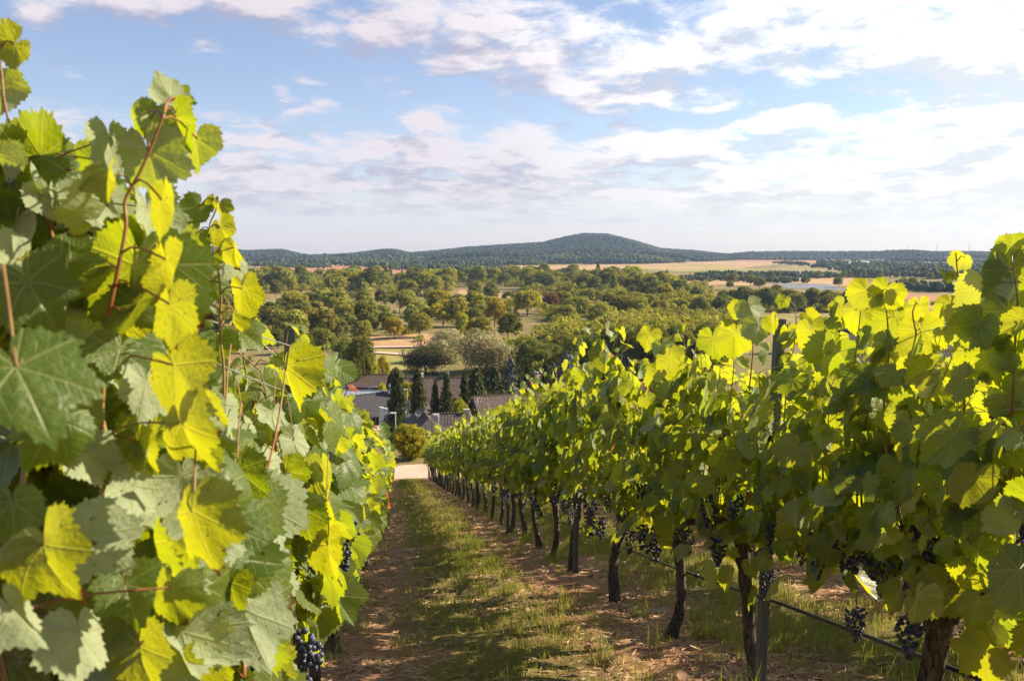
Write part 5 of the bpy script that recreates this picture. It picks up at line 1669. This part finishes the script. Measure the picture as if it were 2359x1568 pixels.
# near bungalow with the weathered L-shaped roof
e = eave_point(1046, 952, 102, 2.3)
t, r = house('bungalow', 'nearest bungalow with dark weathered tile roof, dish and two chimneys', e, VY + R(2), 8.6, 8.6, 3.2, 2.3, 'tile_dark', 'plaster', 'house', hip=(0, 3.0))
w = gable_roof(9.4, 6.6, 2.45, .18, .45, (3.1, 0))
wm = w.mesh('roof', M['tile_dark'])
wo = link('roof', wm, t, (-3.4, -1.6, 0.02)); wo.rotation_euler = (0, 0, R(90) + R(12))
ww = link('wall', walls(9.4, 6.6, 3.2, 2.45, hip=(3.1, 0)).mesh('wall', M['plaster']), t, (-3.4, -1.6, 0.0)); ww.rotation_euler = (0, 0, R(102))
chimney(r, -2.2, -2.1, 1.15, .62, .62, 1.15)
chimney(r, 1.6, .1, 2.2, .7, .5, .55, cap=False)
dish(wo, 1.1, .8, 2.0, .75, R(-60))
antenna(r, 3.0, -.7, 1.9, 2.6)
vp = MB(); tube(vp, [(.4, -3.1, .3), (.4, -3.1, 1.0)], .05, 8); vp.build('vent_pipe', M['metal'], r)
window(t, (1.5, -4.3, -1.5, -1), 1.4, 1.2, 'y'); window(t, (-1.0, -4.3, -1.5, -1), 1.4, 1.2, 'y')
# brown gabled house
e = eave_point(1176, 908, 120, 3.4)
t, r = house('gabled_house', 'house with brown tile roof and dark open gable, behind the nearest bungalow', e, VY + R(20), 10.4, 9.0, 3.2, 3.4, 'tile_brown', 'plaster', 'house', over=.8)
gb = MB(); gb.add([[-5.23, -4.0, -.1], [-5.23, 4.0, -.1], [-5.23, 0, 3.0]], np.array([[0, 2, 1]])); gb.build('gable_cladding', M['wood'], t)
chimney(r, 1.0, .25, 3.3, .55, .55, .55, 'metal')
antenna(r, 4.6, .6, 3.2, 2.9)
window(t, (-5.2, -1.2, -1.5, -1), 1.4, 1.3, 'x'); window(t, (-5.2, 1.6, -1.5, -1), 1.4, 1.3, 'x'); window(t, (2, -4.5, -1.5, -1), 1.6, 1.3, 'y')
# white bungalow left
e = eave_point(868, 905, 130, 2.1)
t, r = house('white_bungalow', 'white-walled bungalow with slate roof and white domed chimney', e, VY + R(38), 11.0, 8.0, 3.5, 2.1, 'slate', 'plaster', 'house', over=.8)
ch = MB(); box(ch, (2.3, -1.0, 2.1), (1.0, .8, 2.0)); a = np.linspace(0, np.pi, 9)
tube(ch, [(2.3, -1.42, 3.12), (2.3, -.58, 3.12)], .5, 14)
ch.build('chimney', M['plaster'], r)
for yy in (-1.8, 1.6): window(t, (5.5, yy, -1.6, 1), 1.3, 1.4, 'x')
window(t, (1.5, -4.0, -1.6, -1), 1.2, 1.4, 'y'); window(t, (-2.5, -4.0, -1.6, -1), 1.2, 1.4, 'y')
dr = MB(); box(dr, (3.6, -4.02, -2.4), (1.0, .08, 2.1)); d_ = dr.build('door', M['wood'], t)
# garden wall in front of it
gw = MB(); p0, p1 = at(876, 972, 124), at(950, 962, 118)
c = (p0 + p1) / 2; ang = math.atan2(p1[1] - p0[1], p1[0] - p0[0]); Lw = math.hypot(p1[0] - p0[0], p1[1] - p0[1])
gw = MB(); box(gw, (0, 0, .5), (Lw, .24, 2.9)); box(gw, (0, 0, 2.0), (Lw + .1, .34, .09))
o = gw.build('garden_wall', M['plaster'], None, tuple(c - [0, 0, .6])); o.rotation_euler = (0, 0, ang)
tag(o, 'white plastered garden wall beside the white bungalow', 'wall')
# grey sheet roof
e = eave_point(846, 900, 140, 1.2)
t, r = house('outbuilding', 'low building with grey sheet roof behind the slate roof', e, VY + R(-4), 12.0, 10.0, 3.2, 1.2, 'corr', 'plaster', 'building')
window(t, (3, -5.0, -1.4, -1), 1.4, 1.0, 'y')
# long brown roof behind the conifers
e = eave_point(1016, 870, 146, 3.2)
t, r = house('long_house', 'house with long brown roof behind the row of conifers', e, VY + R(3), 12.0, 10.5, 3.0, 3.2, 'tile_brown', 'plaster', 'house')
chimney(r, -3.6, .2, 3.1, .5, .5, .6, 'plaster'); chimney(r, 1.1, .2, 3.1, .6, .5, .7, 'metal')
for xx in (-4, -1, 2, 5): window(t, (xx, -5.25, -1.3, -1), 1.2, 1.3, 'y')
e = eave_point(1085, 916, 128, 1.6)
t, r = house('garden_shed', 'low brown-roofed shed between the spruces and the gabled house', e, VY + R(5), 6.0, 4.5, 2.2, 1.4, 'tile_brown', 'wood', 'shed')
window(t, (1, -2.25, -1.1, -1), .8, .7, 'y')
e = eave_point(845, 862, 150, 1.5)
t, r = house('garden_shed', 'small brown-roofed shed at the left edge of the hamlet', e, VY, 7.0, 5.0, 2.4, 1.5, 'tile_brown', 'wood', 'shed')
window(t, (1, -2.5, -1.1, -1), .8, .7, 'y')
for (px, py, D, L, lab) in ((1232, 868, 140, 5.0, 'small house with red tile roof between the conifers'), (1490, 874, 132, 6.5, 'red tile roof peeping through the right vines'), (1290, 914, 124, 6.0, 'red roof hidden low behind the right vine row')):
    e = eave_point(px, py, D, 2.6)
    t, r = house('cottage', lab, e, VY + R(62), L, 5.5, 3.4, 2.6, 'tile_red', 'plaster', 'house', 'red-roofed cottages')
    window(t, (0, -2.75, -1.4, -1), 1.0, 1.2, 'y'); window(t, (-L / 2, 0, -1.4, -1), 1.0, 1.2, 'x'); chimney(r, 1.0, .2, 2.5, .5, .5, .5)
# big tiled roof beyond the right row
e = eave_point(2055, 764, 116, 4.6)
t, r = house('farmhouse', 'large brown tiled roof behind the tall right vine shoots', e, VY + R(-12), 21.0, 12.0, 5.0, 4.6, 'tile_brown', 'greyplaster', 'house', over=.6)
for xx in (-7, -3, 1, 5): window(t, (xx, -6.0, -1.8, -1), 1.3, 1.4, 'y')
chimney(r, -6.0, .3, 4.5, .7, .6, .7)
tree_px('finegold', 1885, 800, 90, 100, 'orange-tinged bush in front of the large tiled roof', 'bushes by the farmhouse', seed=0)
tree_px('fine', 1945, 815, 80, 98, 'green bush at the left corner of the large tiled roof', 'bushes by the farmhouse', seed=1)
tree_px('finedark', 1822, 742, 46, 165, 'dark tree crown right behind the nearest right post', 'trees behind the farmhouse', seed=2)
tree_px('dry', 2070, 738, 60, 190, 'pale bush showing just over the large tiled roof', 'trees behind the farmhouse', seed=0, name='broadleaf_tree', cat='tree')
tree_px('olive', 1930, 742, 60, 190, 'olive tree behind the left end of the large tiled roof', 'trees behind the farmhouse', seed=0)

# buildings out on the plain
def hall(name, px, py, wpx, hpx, wall, roof, label, group, ratio=1.6, depth=.5):
    g = ground_hit(px, py)
    D = (g - EYE) @ LOOK
    L, hh = wpx / F * D, hpx / F * D
    t = thing(name, label, 'building', (g[0], g[1], g[2] + hh * .6), -YAW, group)
    walls(L, L * depth, hh * .6, hh * .4).build('wall', M[wall], t)
    gable_roof(L, L * depth, hh * .4, .3, .4).build('roof', M[roof], t)
    for xx in (-.3, 0, .3): window(t, (xx * L, -L * depth / 2, -hh * .3, -1), L * .1, hh * .25, 'y')
    return t
M['whitesheet'] = simple('white_sheet', (.85, .85, .86), .5, .03)
for k, (px, py, w, h) in enumerate(((1955, 610, 18, 6), (1974, 609, 22, 7), (1992, 608, 16, 6), (2030, 606, 26, 3), (2085, 606, 20, 3))):
    hall('white_hall', px, py, w, h, 'whitesheet', 'whitesheet', 'white hall, %s from the left in the far village under the hills' % ORD[k], 'white halls of the far village')
hall('barn', 2080, 662, 56, 10, 'greyplaster', 'tile_brown', 'long low barn with a dark roof on the right plain', None, depth=.3)
hall('white_block', 2325, 756, 62, 24, 'plaster', 'corr', 'white flat building behind the topmost right leaves', None, depth=.6)
for k, px in enumerate((2110, 2138, 2152, 2175)):
    hall('village_house', px, 622 + k % 2 * 5, 11, 9, 'plaster', 'tile_red', 'village house among the far trees, %s from the left' % ORD[k], 'far village houses', depth=.8)
hall('garden_hut', 1291, 652, 20, 9, 'greyplaster', 'corr', 'pale green hut in the tree belt', None, depth=.7)
for k, px in enumerate((855, 912, 930)):
    hall('hillside_house', px, 601, 7, 5, 'plaster', 'tile_brown', 'small house on the left hillside, %s from the left' % ORD[k], 'hillside houses', depth=.8)

# caravan and parked cars in the orchard
def caravan(px, py, label, cat, L, name):
    g = ground_hit(px, py)
    t = thing(name, label, cat, tuple(g), -YAW + R(8), None)
    mb = MB()
    prof = [(-L / 2, .5), (-L / 2 + .05, 1.5), (-L / 2 + .5, 2.25), (L / 2 - .4, 2.25), (L / 2, 1.4), (L / 2 - .1, .5)] if L > 4.4 else [(-L / 2, .4), (-L / 2, .85), (-L / 2 + .7, .98), (-L / 2 + 1.3, 1.45), (L / 2 - 1.2, 1.45), (L / 2 - .1, .95), (L / 2, .4)]
    k = len(prof)
    V = [[x, s * .95, z] for s in (-1, 1) for x, z in prof]
    i = np.arange(k)
    mb.add(V, [np.stack([i, (i + 1) % k, (i + 1) % k + k, i + k], -1)[:, ::-1], np.array([list(range(k))[::-1]]), np.array([list(range(k, 2 * k))])])
    mb.build('body', M['whitesheet'], t)
    gl = MB(); box(gl, (0, -.965, 1.65 if L > 4.4 else 1.2), (L * .4, .02, .5 if L > 4.4 else .32)); gl.build('window', M['glass'], t)
    for s in (-1, 1):
        for xx in ((-L * .3, L * .3) if L <= 4.4 else (0,)):
            wh = MB(); tube(wh, [(xx, s * .78, .32), (xx, s * .98, .32)], .32, 14); wh.build('wheel', M['rubber'], t)
caravan(930, 760, 'white caravan parked under the orchard trees', 'caravan', 5.6, 'caravan')
caravan(1178, 738, 'small white car parked beside the yellow upright tree', 'car', 4.2, 'parked_car')

# street lamps
def lamp(px, top, base, D, label):
    b = at(px, base, D); h = (base - top) / F * D
    g = float(terrain(b[0], b[1])); h = h + b[2] - g
    t = thing('street_lamp', label, 'street lamp', (b[0], b[1], g), -YAW + R(180), 'street lamps')
    mb = MB(); tube(mb, [(0, 0, -.1), (0, 0, h * .5), (0, 0, h)], [.07, .06, .045], 10); mb.build('pole', M['concrete'], t)
    hb = MB(); box(hb, (.25, 0, h + .05), (.7, .22, .10)); box(hb, (.3, 0, h - .02), (.4, .16, .04)); hb.build('lamp_head', M['whitesheet'], t)
lamp(911, 951, 987, 92, 'white street lamp in front of the white bungalow')
lamp(938, 897, 924, 124, 'street lamp behind the broad drooping conifer')
# power pylons on the far ridge
for k, px in enumerate((2092, 2158, 2232)):
    a_, _ = azel(px, 575)
    D = RD * 0.99
    x, y = D * math.sin(a_), D * math.cos(a_)
    t = thing('power_pylon', 'thin lattice power pylon on the right ridge, %s from the left' % ORD[k], 'pylon', (x, y, float(hill_h(x, y)) + 4), 0, 'power pylons')
    mb = MB()
    for sx in (-1, 1):
        for sy in (-1, 1): tube(mb, [(sx * 2.2, sy * 2.2, 0), (sx * .3, sy * .3, 30)], .16, 4)
    for z in np.arange(2, 28, 4):
        f = 2.2 - 1.9 * z / 30
        tube(mb, [(-f, -f, z), (f, -f, z + 3)], .08, 4); tube(mb, [(f, f, z), (-f, f, z + 3)], .08, 4)
    mb.build('tower', M['metal'], t)
    ab = MB()
    for z, wd in ((20, 7), (25, 5)): tube(ab, [(-wd, 0, z), (0, 0, z + .8), (wd, 0, z)], .14, 4)
    ab.build('crossarm', M['metal'], t)

# ------------------------------------------------------------------ air
def haze():
    mb = MB(); box(mb, (0, 0, 60), (9700, 9700, 180 + 60))
    m = bpy.data.materials.new('haze_air'); m.use_nodes = True
    N = NT(m.node_tree); m.node_tree.nodes.clear()
    pv = N.n('ShaderNodeVolumePrincipled', {'Color': (0.50, 0.68, 1.0), 'Density': 0.00010, 'Anisotropy': 0.1})
    out = N.n('ShaderNodeOutputMaterial'); N.t.links.new(pv.outputs[0], out.inputs['Volume'])
    o = mb.build('haze', m)
    tag(o, 'thin bluish summer haze filling the whole valley', 'haze', None, 'stuff')
haze()
